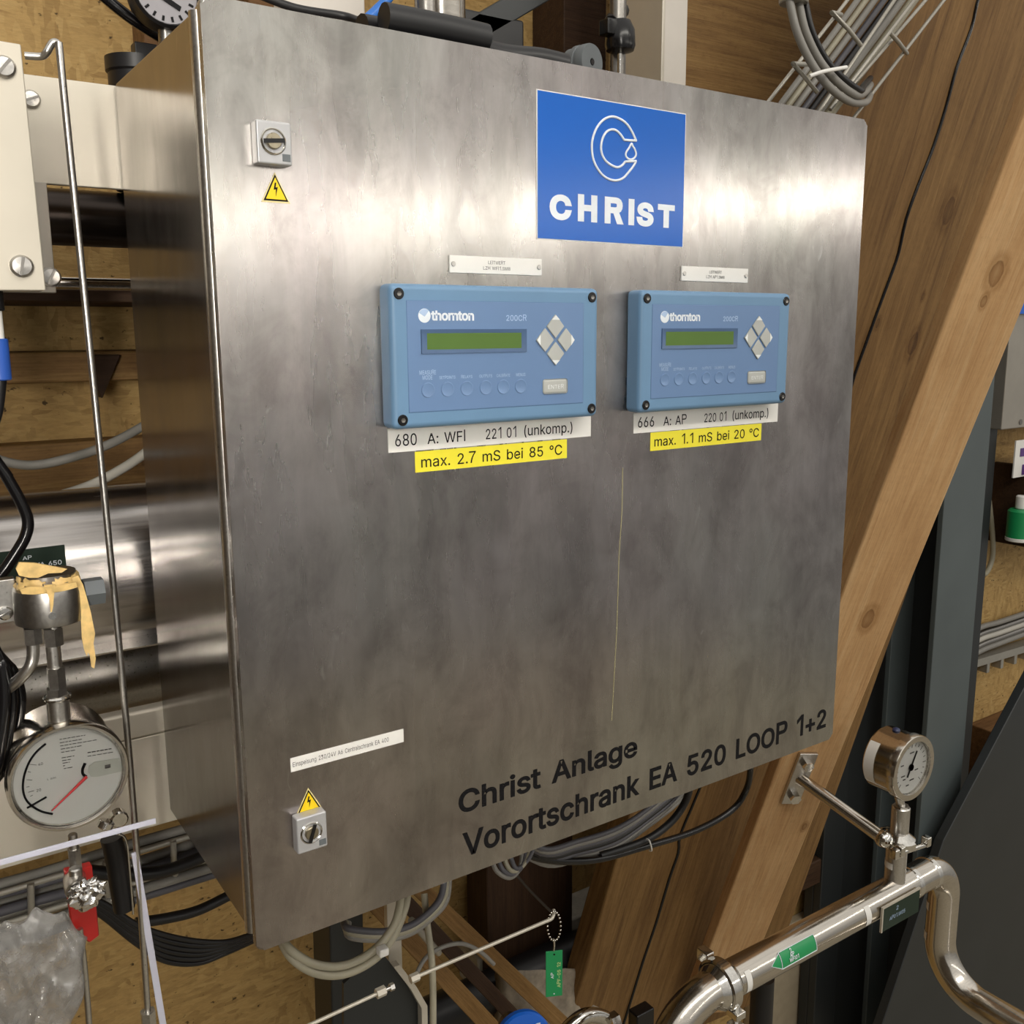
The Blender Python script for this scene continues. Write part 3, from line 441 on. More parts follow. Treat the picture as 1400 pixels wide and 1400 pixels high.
# cables on the far wall
for i, (dv, mt_) in enumerate(((-12, 'gcable'), (-3, 'darkinox'), (4, 'wcable'), (12, 'darkinox'), (20, 'gcable'))):
    o = MB().tube([at(1300, 892+dv, .79-.004*i), at(1340, 870+dv, .785-.004*i), at(1370, 860+dv*.9, .785-.004*i), at(1450, 832+dv*.8, .785-.004*i)], .009, 8).build('wall_cable', mt_)
    tag(o, 'thin cable on the board wall right of the steel column, %s of five' % ('topmost', 'second', 'middle', 'fourth', 'lowest')[i], 'cable', 'cables on the far right wall')
t = thing('cable_duct_tray', at(1330, 900, .76), 'narrow slotted metal tray under the cable bundle right of the steel column', 'cable tray')
q = MB(); a = at(1310, 910, .775); b = at(1450, 868, .775)
q.obox((a+b)/2, (b-a)/2, Y*.02, Z*.012).build('rail', 'zinc', t)
for k in range(7):
    f = .1+.13*k; pp = a.lerp(b, f)-Z*.026; MB().box(pp.x-.008, pp.x+.008, .757, .79, pp.z-.018, pp.z+.014, .002).build('tooth', 'zinc', t)
o = MB().tube([at(1349, 660, .78), at(1356, 720, .775), at(1357, 760, .775), at(1349, 782, .775), at(1343, 778, .775), at(1346, 720, .775), at(1343, 650, .775)], .008, 8).build('hanging_cable', 'bcable')
tag(o, 'thin beige cable hanging in a loop just right of the steel column', 'cable')
o = MB().box(at(1340, 1000, .76).x, at(1500, 1000, .76).x, .70, .80, at(1340, 1035, .7).z-.22, at(1340, 1015, .7).z, .004).build('sill_timber', 'plank')
tag(o, 'dull brown sill timber low on the wall right of the steel column', 'beam')
o = MB().box(at(1030, 1300, .775).x, at(1125, 1300, .775).x, .775, .80, -1.75, at(1085, 1262, .775).z, .003).build('beige_board', plain('beige_sheet', '#a3967f', .6)); tag(o, 'beige board leaning low between the light brace and the dark partition', 'board')
o = MB().tube([at(1050, 1174, .70), at(1085, 1155, .70), at(1112, 1141, .70)], .006, 8).build('thin_conduit', 'zinc')
tag(o, 'thin pale conduit seen between the light brace and the dark panel', 'conduit')
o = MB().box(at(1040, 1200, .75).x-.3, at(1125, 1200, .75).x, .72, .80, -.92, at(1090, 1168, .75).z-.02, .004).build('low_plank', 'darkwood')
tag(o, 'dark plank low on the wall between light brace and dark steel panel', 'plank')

# ------------------------------------------------------------------ wood and pipes low behind the cabinet
def quad_board(name, px, y, th, mat, label, cat):
    a, b, c, d = [at(*k, y) for k in px]   # left-bottom right-bottom right-top left-top
    o, *_ = quad_beam(name, a, b, d, c, th, mat, label, cat, (.1, .15)); return o
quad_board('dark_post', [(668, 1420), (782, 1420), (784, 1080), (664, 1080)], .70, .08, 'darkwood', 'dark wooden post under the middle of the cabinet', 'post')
quad_board('grey_post', [(455, 1420), (500, 1420), (496, 1180), (448, 1180)], .62, .08, 'dkgrey', 'dark grey upright post under the lower left of the cabinet', 'post')
for i, (u0, v0, u1, v1, wd, mt_) in enumerate(((600, 1240, 790, 1420, 22, 'batten'), (575, 1255, 735, 1425, 20, 'darkwood'), (560, 1285, 690, 1425, 24, 'batten'))):
    a = at(u0, v0, .58-.03*i); b = at(u1, v1, .50-.03*i); d = (b-a).normalized(); s = d.cross(Y).normalized()*rpx(wd, a)
    o, *_ = quad_beam('diagonal_batten', b-s*.5, b+s*.5, a-s*.5, a+s*.5, .02, mt_, ('yellowish wooden batten sloping down to the right under the cabinet, rightmost of the three', 'dark wooden batten sloping between two yellowish battens under the cabinet', 'yellowish wooden batten sloping under the cabinet, leftmost of the three')[i], 'batten', (.1, .1), .002)
    o['group'] = 'sloping battens under the cabinet'
a = at(780, 1272, .74); b = at(880, 1224, .74)
o = MB().box(a.x-.25, b.x+.1, .72, .80, at(820, 1262, .72).z-.045, at(820, 1240, .72).z, .006).build('mineral_wool_strip', 'foam')
tag(o, 'pale mineral wool strip along the foot of the board wall under the cabinet', 'insulation')
pc = at(790, 1300, .652)
o = MB().cyl(V((pc.x-.5, .652, pc.z)), V((pc.x+.55, .652, pc.z)), .040, seg=32).build('black_floor_pipe', 'black')
tag(o, 'thick black insulated pipe running low behind the hanging green tag', 'pipe')
# grey wool blanket, lumpy
q = MB(); n = 26; a = at(690, 1370, .60); bl = []
for i in range(n+1):
    row = []
    for j in range(n+1):
        fx, fy = i/n, j/n; px_ = at(690+128*fx, 1326+130*fy, .598-.02*fy)
        k = noise.fractal(px_*16, 1, 2, 4)*.012; e = min(fx, 1-fx, fy)*4; row.append(q.bm.verts.new(px_+V((0, -k-.012*min(1, e), k))))
    bl.append(row)
bt = [[q.bm.verts.new(v.co+V((0, .03, -.02))) for v in r] for r in bl]
for i in range(n):
    for j in range(n):
        q.bm.faces.new((bl[i][j], bl[i+1][j], bl[i+1][j+1], bl[i][j+1])); q.bm.faces.new((bt[i][j], bt[i][j+1], bt[i+1][j+1], bt[i+1][j]))
    for A in (0, n):
        q.bm.faces.new((bl[i][A], bt[i][A], bt[i+1][A], bl[i+1][A])); q.bm.faces.new((bl[A][i], bl[A][i+1], bt[A][i+1], bt[A][i]))
o = q.build('wool_blanket', 'wool', ang=180); tag(o, 'crumpled grey wool blanket on the ledge behind the green tag', 'insulation')
a = at(705, 1400, .30)
t = thing('blue_disc_valve', a, 'blue round handwheel cap at the bottom edge below the green tag', 'valve')
MB().lathe(at(712, 1420, .33), V((-.25, -1, .28)), [(.003, .0), (.042, .0), (.046, .004), (.046, .014), (.043, .018), (.003, .02)], 40).build('cap', 'blue', t)
dn = V((-.25, -1, .28)).normalized(); rt = V((1, -.25, 0)).normalized(); upv = dn.cross(rt)*-1 if dn.cross(rt).z < 0 else dn.cross(rt)
text('97', 'lettering', 'white', t, at(712, 1420, .33)+dn*.0202+rt*.012+upv*.014, rt, upv, .016, .012, .02)
MB().cyl(at(712, 1420, .33)-dn*.06, at(712, 1420, .33), .018).build('stem', 'darkinox', t)
o = MB().tube([at(760, 1425, .30), at(790, 1394, .30), at(815, 1388, .30), at(838, 1402, .30), at(848, 1440, .30)], .012, 14).build('bent_tube', 'chrome')
tag(o, 'small bent steel tube at the bottom edge right of the blue cap', 'tube')
a = at(838, 1396, .29); o = MB().cyl(a-X*.008, a+X*.008, .014, seg=6).build('tube_nut', 'chrome', None); o.parent = bpy.data.objects['bent_tube']; o.location = a-bpy.data.objects['bent_tube'].location

# ------------------------------------------------------------------ control cabinet
W = .8
cab = thing('control_cabinet', (0.4, .15, 0), 'large brushed stainless steel control cabinet with two blue instruments in its door', 'cabinet')
q = MB(); z0, z1 = .0035, .7965
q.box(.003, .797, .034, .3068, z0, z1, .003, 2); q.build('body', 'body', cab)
q = MB()   # rolled rim around the body opening
for a, b in (((.003, z0), (.003, z1)), ((.797, z0), (.797, z1))): q.tube([V((a[0]+(.004 if a[0] < .4 else -.004), .030, a[1]+.001)), V((b[0]+(.004 if a[0] < .4 else -.004), .030, b[1]-.001))], .0075, 12, 1)
for zz in (z0+.004, z1-.004): q.tube([V((.006, .030, zz)), V((.794, .030, zz))], .0075, 12, 1)
q.build('rim', 'satin', cab)
MB().box(.0065, .7935, .0095, .034, .0065, .7935).build('gasket', 'black', cab)
q = MB(); rc_ = .0065; poly = []
for cx0, cz0, a0 in ((W-rc_, W-rc_, 0), (rc_, W-rc_, 90), (rc_, rc_, 180), (W-rc_, rc_, 270)):
    for k in range(6): f = math.radians(a0+18*k); poly.append(V((cx0+rc_*math.cos(f), 0, cz0+rc_*math.sin(f))))
q.prism(poly, (0, .0095, 0)); q.bm.edges.ensure_lookup_table()
bmesh.ops.bevel(q.bm, geom=[e_ for e_ in q.bm.edges if all(abs(v.co.y) < 1e-6 for v in e_.verts)], offset=.0028, segments=3, affect='EDGES', profile=.5)
q.wn = True; door = q.build('door', 'door', cab)
# long faint drip line on the door
q = MB(); a = at(851, 640); b = at(836, 985)
q.ribbon([at(851, 640, -.0002), at(850, 700, -.0002), at(846, 760, -.0002), at(843, 860, -.0002), at(836, 985, -.0002)], X*.0009, Y*.0002); q.build('drip_line', plain('dried_drip', '#b3ac84', .5, .4), door)
# locks
def lock(cx, z0_, z1_, yaw, slot):
    l = MB().box(cx-.0142, cx+.0142, -.0125, 0, z0_, z1_, .0016, 2).build('door_lock', 'lockgrey', cab)
    c = V((cx-.001, -.0125, (z0_+z1_)/2+.001))
    MB().lathe(c+Y*.003, -Y, [(.0105, 0), (.0105, .0036), (.0095, .0042), (.0088, .0038), (.0085, .0020), (.001, .0020)], 28).build('lock_ring', 'chrome', l)
    MB().cyl(c+Y*.001, c-Y*.0030, .0062, seg=20, bev=.0006).build('lock_cylinder', 'brass', l)
    s = V((math.cos(slot), 0, math.sin(slot)))
    MB().obox(c-Y*.0031, s*.0085, Y*.0006, s.cross(Y)*.0016).build('key_slot', 'blackgloss', l)
    MB().box(cx+.006, cx+.0125, -.0129, -.0124, z0_+.003, z0_+.0085).build('mark_field', 'greyplastic', l)
    return l
lock(.0478, .6800, .7128, 0, 0.1); lock(.0522, .0888, .1230, 0, 1.25)
def warning(cx, zb, ht, wd):
    w_ = MB().prism([(cx-wd/2, -.0001, zb), (cx+wd/2, -.0001, zb), (cx, -.0001, zb+ht)], (0, -.0004, 0)).build('warning_sticker', 'cream', cab); w_['label'] = 'yellow triangular high voltage sticker'
    k = .86; MB().prism([(cx-wd/2*k, -.0005, zb+ht*.055), (cx+wd/2*k, -.0005, zb+ht*.055), (cx, -.0005, zb+ht*.93)], (0, -.0002, 0)).build('border', 'ink', w_)
    k = .70; MB().prism([(cx-wd/2*k, -.0007, zb+ht*.11), (cx+wd/2*k, -.0007, zb+ht*.11), (cx, -.0007, zb+ht*.83)], (0, -.0002, 0)).build('field', 'warn', w_)
    b = [(.02, .66), (-.055, .40), (.03, .43), (.0, .17), (.055, .50), (-.02, .46), (.05, .66)]
    b = [(-.02, .66), (-.07, .42), (.005, .44), (-.005, .20), (.075, .52), (.0, .50), (.03, .66)]
    MB().prism([(cx+p_[0]*wd, -.0009, zb+p_[1]*ht) for p_ in b], (0, -.0002, 0)).build('flash_sign', 'ink', w_)
warning(.0513, .6525, .0235, .0240); warning(.0548, .1203, .0235, .0254)
# blue brand sign
sg = MB().box(.3078, .4988, -.0006, 0, .6364, .7722).build('brand_sign', 'white', cab); sg['label'] = 'blue sign with white emblem and white lettering'
MB().box(.3090, .4978, -.0010, -.0005, .6374, .7712).build('blue_field', 'signblue', sg)
ky = 4.0
def sp_(a, b): p_ = at(700+a/ky, b/ky, -.0012); return p_
def emblem():
    import math as m_
    # outlined letter C with an opening to the right that holds a drop
    ou = [(678, 770), (655, 720), (628, 680), (592, 652), (545, 638), (500, 655), (462, 700), (440, 760), (436, 815), (445, 875), (472, 930), (510, 970), (560, 987), (605, 975), (642, 935), (665, 905), (677, 882)]
    inn = [(618, 884), (600, 905), (575, 915), (545, 905), (512, 880), (492, 845), (486, 808), (492, 765), (510, 728), (535, 710), (565, 712), (592, 735), (612, 765)]
    q = MB(); r = .0013
    q.tube([sp_(*k) for k in ou], r, 6, 5, ); q.tube([sp_(*k) for k in inn], r, 6, 5)
    q.tube([sp_(*k) for k in ((612, 765), (645, 768), (680, 770))], r, 6, 1); q.tube([sp_(*k) for k in ((618, 884), (645, 883), (679, 881))], r, 6, 1)
    q.tube([sp_(*k) for k in ((653, 785), (640, 808), (624, 832), (622, 852), (634, 868), (652, 872), (670, 862), (678, 842), (670, 815), (660, 800))], .0011, 6, 4, closed=True)
    return q.build('emblem', 'print', sg)
emblem()
text('CHRIST', 'lettering', 'print', sg, (.3225, -.0010, .6553), X, Z, .1628, .0262, .046, .0003, 1.30)
# nameplates with screws
def nameplate(x0, z0_, lines):
    n_ = MB().box(x0, x0+.1022, -.0022, 0, z0_, z0_+.0155, .0003, 1).build('nameplate', 'white', cab)
    for sx in (.0035, .0985): MB().cyl(V((x0+sx, -.0022, z0_+.0078)), V((x0+sx, -.0034, z0_+.0078)), .0024, seg=14, bev=.0004).build('screw', 'satin', n_)
    for k, (s, wd) in enumerate(lines): text(s, 'lettering', 'ink', n_, (x0+.0505-wd/2, -.0022, z0_+.0088-.0052*k), X, Z, wd, .0034)
nameplate(.2106, .6022, (('LEITWERT', .019), ('LZH WFI1.SM8', .030))); nameplate(.4968, .6020, (('LEITWERT', .019), ('LZH AP1.SM8', .028)))
# label strips
def strip(name, x0, x1, z0_, z1_, mat, items, ink='ink', y=-.0004, rot=0):
    s = MB().box(x0, x1, y, y+.0004, z0_, z1_).build(name, mat, cab)
    for (t_, a, b, c_, d_) in items: text(t_, 'lettering', ink, s, (a, y, c_), X, Z, b-a, d_-c_, .004)
    return s
hx = lambda u, v: at(u, v).x
strip('white_strip', .1447, .3760, .4420, .4640, 'white', [('680', .1515, .1735, .4472, .4583), ('A: WFI', .1845, .2250, .4472, .4583), ('221 01', .2480, .2830, .4472, .4583), ('(unkomp.)', .2925, .3520, .4450, .4585)])
strip('yellow_strip', .1714, .3452, .4217, .4410, 'yellow', [('max. 2.7 mS bei 85 °C', .1775, .3390, .4257, .4372)])
strip('white_strip', .4340, .6608, .4410, .4628, 'white', [('666', .4400, .4630, .4468, .4580), ('A: AP', .4765, .5110, .4468, .4580), ('220 01', .5385, .5735, .4468, .4580), ('(unkomp.)', .5835, .6440, .4446, .4582)])
strip('yellow_strip', .4584, .6333, .4203, .4403, 'yellow', [('max. 1.1 mS bei 20 °C', .4640, .6290, .4247, .4365)])
strip('paper_strip', .0396, .1518, .1631, .1763, 'white', [('Einspeisung 230/24V A6 Centralschrank EA 400', .0415, .1360, .1664, .1722)], 'greyink')
text('Christ Anlage', 'lettering', 'ink', cab, (.2112, -.0001, .0625), X, Z, .2366, .0318, .018)
text('Vorortschrank EA 520 LOOP 1+2', 'lettering', 'ink', cab, (.2150, -.0001, .0200), X, Z, .5690, .0300, .018)

# ------------------------------------------------------------------ the two blue instruments
def copy_tree(o, parent=None):
    c = o.copy(); COL.objects.link(c); c.parent = parent
    for ch in list(o.children): copy_tree(ch, c)
    return c
dx, dz = .1385, .465
dev = thing('conductivity_meter', (dx, 0, dz), 'blue wall instrument with green display, left of the two, above the strip reading 680', 'meter', 'blue instruments on the cabinet door')
def D(a, b, y=-.024): return V((dx+a, y, dz+b))
MB().box(dx, dx+.2275, -.0245, -.0005, dz, dz+.1255, .0055, 4).build('housing', 'devblue', dev)
MB().box(dx+.0150, dx+.2085, -.0248, -.0240, dz+.0140, dz+.1115, .0006, 2).build('panel_edge', 'lineblue', dev)
fp = MB().box(dx+.0156, dx+.2079, -.0250, -.0242, dz+.0146, dz+.1109, .0004, 2).build('face_plate', 'faceblue', dev)
q = MB()   # raised frame round the display, bevelled inwards
x0, x1, zz0, zz1 = .0286, .1400, .0655, .0866; i0, i1, j0, j1 = .0345, .1345, .0690, .0832
O_ = [D(x0, zz0, -.0262), D(x1, zz0, -.0262), D(x1, zz1, -.0262), D(x0, zz1, -.0262)]; I_ = [D(i0, j0, -.0252), D(i1, j0, -.0252), D(i1, j1, -.0252), D(i0, j1, -.0252)]; K_ = [D(x0, zz0, -.0249), D(x1, zz0, -.0249), D(x1, zz1, -.0249), D(x0, zz1, -.0249)]
vo = [q.bm.verts.new(k) for k in O_]; vi = [q.bm.verts.new(k) for k in I_]; vk = [q.bm.verts.new(k) for k in K_]
for k in range(4): l_ = (k+1) % 4; q.bm.faces.new((vo[k], vo[l_], vi[l_], vi[k])); q.bm.faces.new((vk[k], vk[l_], vo[l_], vo[k]))
q.bm.faces.new(vk); q.bm.faces.new(vi)
ds = q.build('display_frame', 'lcdframe', dev, 20)
MB().box(dx+i0, dx+i1, -.02535, -.0250, dz+j0, dz+j1).build('display', 'lcd', ds)
for (a, b) in ((.0083, .1168), (.2185, .1168), (.2190, .0082), (.0090, .0082)):
    s = MB().cyl(D(a, b, -.0240), D(a, b, -.0256), .0050, seg=18, bev=.0006).build('screw', 'blackgloss', dev)
    MB().lathe(D(a, b, -.0256), -Y, [(.0022, 0), (.0022, .0004), (.0012, .0002)], 6).build('socket', 'darkinox', s)
for (a, b, rot) in ((.1734, .0890, 0), (.1612, .0762, 1), (.1862, .0760, 2), (.1736, .0632, 3)):
    hw_, hh = .0104, .0113
    k = MB().prism([D(a-hw_, b, -.0249), D(a, b-hh, -.0249), D(a+hw_, b, -.0249), D(a, b+hh, -.0249)], (0, -.0016, 0), .0005).build('arrow_key', 'key', dev)
    tip = [(0, 1), (-1, 0), (1, 0), (0, -1)][rot]; c_ = V((tip[0]*hw_, 0, tip[1]*hh)); s_ = V((tip[1]*hw_*.45, 0, tip[0]*hh*.45)); o_ = D(a, b, -.0266)
    MB().prism([o_+c_*.92, o_+c_*.55+s_, o_+c_*.55-s_], (0, -.0002, 0)).build('arrow', 'keyw', k)
q = MB(); q.box(dx+.1590, dx+.1882, -.0262, -.0235, dz+.0248, dz+.0392, .0026, 3); ek = q.build('enter_key', 'key', dev)
text('ENTER', 'lettering', 'keyw', ek, D(.1645, .0297, -.0262), X, Z, .0185, .0042)
for k, (a, s) in enumerate(((.0345, 'MEASURE\n  MODE'), (.0543, 'SETPOINTS'), (.0745, 'RELAYS'), (.0948, 'OUTPUTS'), (.1140, 'CALIBRATE'), (.1336, 'MENUS'))):
    MB().lathe(D(a, .0335, -.0249), -Y, [(.0068, 0), (.0066, .0006), (.0060, .0008), (.0054, .0005), (.001, .0004)], 24).build('menu_button', 'btnblue', dev)
    wd = (.0165, .0165, .0118, .0140, .0150, .0105)[k]; text(s, 'lettering', 'paleprint', dev, D(a-wd/2, .0428, -.0250), X, Z, wd, (.0086 if k == 0 else .0030), .006)
lg = MB().lathe(D(.0325, .0983, -.0249), -Y, [(.0062, 0), (.0060, .0003), (.001, .0004)], 28).build('logo_ball', 'print', dev)
q = MB(); q.prism([D(.0325+.0058*math.cos(t_), .0983+.0058*math.sin(t_), -.0253) for t_ in [math.pi*.25+k*math.pi*.62/10 for k in range(11)]]+[D(.0325, .0975, -.0253)], (0, -.0002, 0)).build('logo_shade', 'paleprint', lg)
text('thornton', 'lettering', 'print', dev, D(.0390, .0940, -.0250), X, Z, .0440, .0088, .03, .0002, .96)
text('200CR', 'lettering', 'paleprint', dev, D(.1178, .0940, -.0250), X, Z, .0226, .0058, .006)
dv2 = copy_tree(dev); dv2.location = V((.4203, 0, dz)); dv2['label'] = 'blue wall instrument with green display, right of the two, above the strip reading 666'

# ------------------------------------------------------------------ left: rails, box, duct, rods
def screw(c, r, parent, mat='satin', n=-Y, ang=.4):
    s = MB().lathe(c, n, [(r, 0), (r, r*.35), (r*.8, r*.6), (.0002, r*.7)], 20).build('screw', mat, parent)
    a, b, _ = basis(V(n)); dv = a*math.cos(ang)+b*math.sin(ang)
    MB().obox(c+V(n)*r*.66, dv*r*.85, V(n)*r*.08, dv.cross(V(n)).normalized()*r*.13).build('slot', 'darkinox', s); return s
t = thing('mounting_rail', (-.3, .31, .744), 'wide pale steel mounting plate behind the upper left of the cabinet', 'rail', 'steel rails behind the cabinet')
MB().box(-.62, .85, .309, .317, .694, .795, .001).build('plate', 'plate', t)
screw(at(42, 136, .309), .0085, t, 'satin')
t = thing('mounting_rail', (-.3, .31, .06), 'pale steel mounting plate low on the left, below the big steel duct', 'rail', 'steel rails behind the cabinet')
MB().box(-.62, .85, .309, .317, -.012, .098, .001).build('plate', 'plate', t)
MB().box(-.62, .85, .309, .330, .098, .130, .004).build('folded_lip', 'plate', t)
t = thing('rear_plate', (-.2, .30, .64), 'grey steel plate with a round screw behind the pale box, in front of the rail', 'plate')
MB().box(-.42, -.069, .299, .3085, .588, .694, .001).build('sheet', 'platedim', t)
screw(at(69, 379, .299), .0095, t, 'satin', ang=1.1)
t = thing('instrument_box', (-.2, .17, .583), 'pale flat instrument box with slotted screws at the upper left edge', 'box')
bx0 = at(0, 62, .15).x-.2; bxr = -.102
q = MB(); q.hexa([V((bx0, .15, .5815)), V((bxr+.0015, .15, .585)), V((bxr-.0005, .15, .7825)), V((bx0, .15, .7870)), V((bx0, .178, .5815)), V((bxr+.0015, .178, .585)), V((bxr-.0005, .178, .7825)), V((bx0, .178, .7870))], .0012).build('front_cover', 'plate', t)
MB().box(bx0, bxr-.006, .178, .25, .592, .775, .002).build('rear_case', 'darkinox', t)
screw(at(5, 92, .15), .0088, t, 'satin', ang=.9); screw(at(29, 364, .15), .0092, t, 'satin', ang=1.35)
t = thing('cable_connector', at(2, 470, .17), 'blue and white cable connector hanging under the pale box at the left edge', 'connector')
c_ = at(-4, 470, .17); zt = at(0, 400, .17).z
MB().cyl(V((c_.x, .17, zt+.005)), V((c_.x, .17, at(0, 425, .17).z)), .0085, bev=.001).build('gland', 'black', t)
MB().cyl(V((c_.x, .17, at(0, 425, .17).z)), V((c_.x, .17, at(0, 465, .17).z)), .0062).build('collar', 'white', t)
MB().cyl(V((c_.x, .17, at(0, 463, .17).z)), V((c_.x, .17, at(0, 520, .17).z)), .0088, bev=.001).build('sleeve', plain('connector_blue', '#2b56ae', .35), t)
MB().tube([V((c_.x, .17, at(0, 518, .17).z)), at(-4, 560, .17), at(-16, 600, .16)], .005).build('cable', 'black', t)

zc = .674; o = MB().cyl(V((-.7, .46, zc+.004)), V((.9, .46, zc+.004)), .0315, seg=36).build('black_pipe', steel('black_pipe_paint', (.055, .045, .04), .3, (2, 40, 40), .06))
tag(o, 'thick black pipe running behind the upper left of the cabinet below the rail', 'pipe')
o = MB().cyl(V((-.7, .5, .607)), V((.9, .5, .607)), .0075, seg=16).build('thin_pipe', 'chrome'); tag(o, 'thin bright steel pipe running below the black pipe on the left', 'pipe')
o = MB().box(-.7, .75, .52, .80, .585, .600, .002).build('shade_strip', 'darkwood'); tag(o, 'dark strip in place of the shade behind the thin bright steel pipe', 'batten')  # dark wood strip added to give the shade under the thin pipe
z_ = lambda v, y, u=120: at(u, v, y).z
o, *_ = quad_beam('shadow_plank', V((-.8, .76, z_(690, .76))), V((-.8, .76, z_(602, .76))), V((.7, .76, z_(690, .76))), V((.7, .76, z_(602, .76))), .04, 'brown', 'brown plank standing in for the shadow band above the steel duct', 'plank', (0, 0))  # lower shadow band on the board wall, built as a brown plank
o, *_ = quad_beam('shadow_lath', V((-.8, .72, z_(522, .72))), V((-.8, .72, z_(480, .72))), V((.7, .72, z_(522, .72))), V((.7, .72, z_(480, .72))), .08, 'brown', 'narrow brown lath standing in for a shadow band left of the cabinet', 'lath', (0, 0))  # upper, narrower shadow band, likewise made as a wooden piece
q = MB(); q.prism([at(128, 485, .70), at(165, 485, .70), at(150, 520, .70), at(140, 545, .70), at(132, 530, .70)], (0, .03, 0), .001); o = q.build('wood_wedge', 'darkwood'); tag(o, 'small dark wooden wedge left of the cabinet behind the thin steel rod', 'wedge')

dy, dzc, dr = .432, .268, .100
duct = thing('steel_duct', (-.2, dy, dzc), 'large shiny stainless steel clad duct running behind the cabinet on the left', 'duct')
MB().cyl(V((-.75, dy, dzc)), V((.82, dy, dzc)), dr, seg=72).build('cladding', 'duct', duct)
MB().obox(V((.035, dy-dr*math.sin(.80)-.002, dzc-dr*math.cos(.80))), X*.785, V((0, -.6, .8))*.0018, V((0, .8, .6))*.012, .0006).build('seam', 'satin', duct)
MB().cyl(V((-.75, .47, .132)), V((.82, .47, .132)), .055, seg=40).build('lower_pipe', 'darkinox', duct)
g0 = at(0, 760, .318); g1 = at(95, 795, .318)
lb = MB().obox(V(((g0.x+g1.x)/2-.05, dy-dr-.002, (at(95, 747, .318).z+g1.z)/2)), X*((g1.x-g0.x)/2+.05), Y*.001, Z*(at(95, 747, .318).z-g1.z)/2).build('green_label', 'dkgreen', duct); lb['label'] = 'dark green label plate with white letters'
def lbl(s, u, v, u2, v2, par, y, mat='print', bold=.01): a = at(u, v, y); b = at(u2, v2, y); return text(s, 'lettering', mat, par, a, X, Z, abs(b.x-a.x), abs(b.z-a.z), bold)
lbl('AP', 31, 766, 43, 759, lb, dy-dr-.0031); lbl('VA 650', 48, 776, 84, 765, lb, dy-dr-.0031)

# long thin rod (capillary) from the box down past the gauge
rod = [at(34, 76, .165), at(56, 77, .162), at(64, 71, .158), at(68, 64, .157), at(72, 58.5, .156), at(77, 58, .155), at(80.5, 63, .154), at(82.5, 78, .153), at(85, 105, .152)]
o = MB().tube(rod+[at(135, 600, .152), at(178, 1050, .152), at(205, 1430, .152)], .0031, 12).build('capillary_rod', 'satin')
tag(o, 'long thin steel rod from the pale box down past the round dial', 'rod')
a = at(202, 1385, .152); q = MB(); q.hexn(at(202, 1382, .152), at(204, 1410, .152), .0075); e = q.build('fitting', 'satin', o); 

# loose cables on the left
def cable(name, pts, r, mat, label, group=None, cat='cable', seg=10):
    w_ = [at(*k) for k in pts]
    if pts[0][0] <= -20: w_.insert(0, w_[0]+(w_[0]-w_[1]).normalized()*.35)   # runs on past the edge of the view
    o = MB().tube(w_, r, seg).build(name, mat); return tag(o, label, cat, group)
cable('white_cable', [(-30, 612, .52), (0, 629, .52), (45, 636, .52), (100, 625, .52), (150, 607, .53), (195, 583, .55), (240, 555, .56)], .0058, 'gcable', 'grey cable sagging across the wall left of the cabinet, upper of two', 'sagging cables left of the cabinet')
cable('white_cable', [(-30, 690, .50), (10, 688, .50), (60, 683, .50), (120, 665, .50), (165, 642, .52), (195, 622, .54), (235, 590, .56)], .0062, 'wcable', 'white cable sagging just above the steel duct, lower of two', 'sagging cables left of the cabinet')
cable('black_cable', [(-20, 610, .20), (5, 645, .20), (28, 685, .20), (38, 712, .20), (34, 735, .20), (18, 762, .20), (2, 785, .20), (-25, 820, .20)], .0052, 'blackgloss', 'black cable curving in front of the dark green label at the left edge')
for i, (du, r) in enumerate(((0, .0050), (11, .0045), (22, .0048))):
    cable('coiled_cable', [(-20, 860+8*i, .12+.02*i), (0+du*.6, 905+4*i, .12+.02*i), (6+du, 950, .12+.02*i), (2+du*.9, 1000, .12+.02*i), (-6+du*.5, 1050, .12+.02*i), (-30, 1090, .12+.02*i)], r, 'blackgloss', 'black cable coil at the left edge beside the dial, %s strand' % ('outermost left', 'middle', 'rightmost')[i], 'black coil at the left edge')

# ------------------------------------------------------------------ valve head with torn tape, dial gauge below it
yv = .125
hd = thing('sensor_head', at(75, 980, yv), 'round steel fitting with torn yellow tape above the dial at the left', 'fitting')
r_ = rpx(45, at(75, 830, yv)); cxz = lambda u, v: V((at(u, v, yv).x, yv, at(u, v, yv).z))
zb, zt_ = cxz(68, 848).z, cxz(72, 800).z; cx_ = cxz(69, 830).x
MB().lathe(V((cx_, yv, zb)), Z, [(r_*.5, -.0005), (r_*.92, 0), (r_*.985, .001), (r_, .0035), (r_, zt_-zb-.004), (r_*.97, zt_-zb), (r_*.86, zt_-zb+.001), (r_*.84, zt_-zb+.006), (r_*.78, zt_-zb+.007), (r_*.78, zt_-zb+.0125), (.001, zt_-zb+.0125)], 48).build('body', 'midsteel', hd)
MB().cyl(V((cx_-r_*.1, yv-r_-.001, (zb+zt_)/2-.004)), V((cx_-r_*.1, yv-r_+.005, (zb+zt_)/2-.004)), .0032, seg=14).build('bolt_hole', 'chrome', hd)
pg = V((cx_+r_, yv-.004, (zb+zt_)/2+.006)); MB().hexn(pg-X*.002, pg+X*.014, .0125).build('side_plug', 'greyplastic', hd)
pf = V((cx_-r_*1.25, yv+.01, (zb+zt_)/2)); q = MB(); q.box(pf.x-.05, pf.x+.012, pf.y, pf.y+.012, zb+.001, zt_+.008, .001); fl = q.build('side_flange', 'satin', hd); screw(at(7, 838, pf.y), .006, fl, 'chrome')
q = MB(); n = 60; rows = []   # torn tape: ragged crumpled ring just under the cap
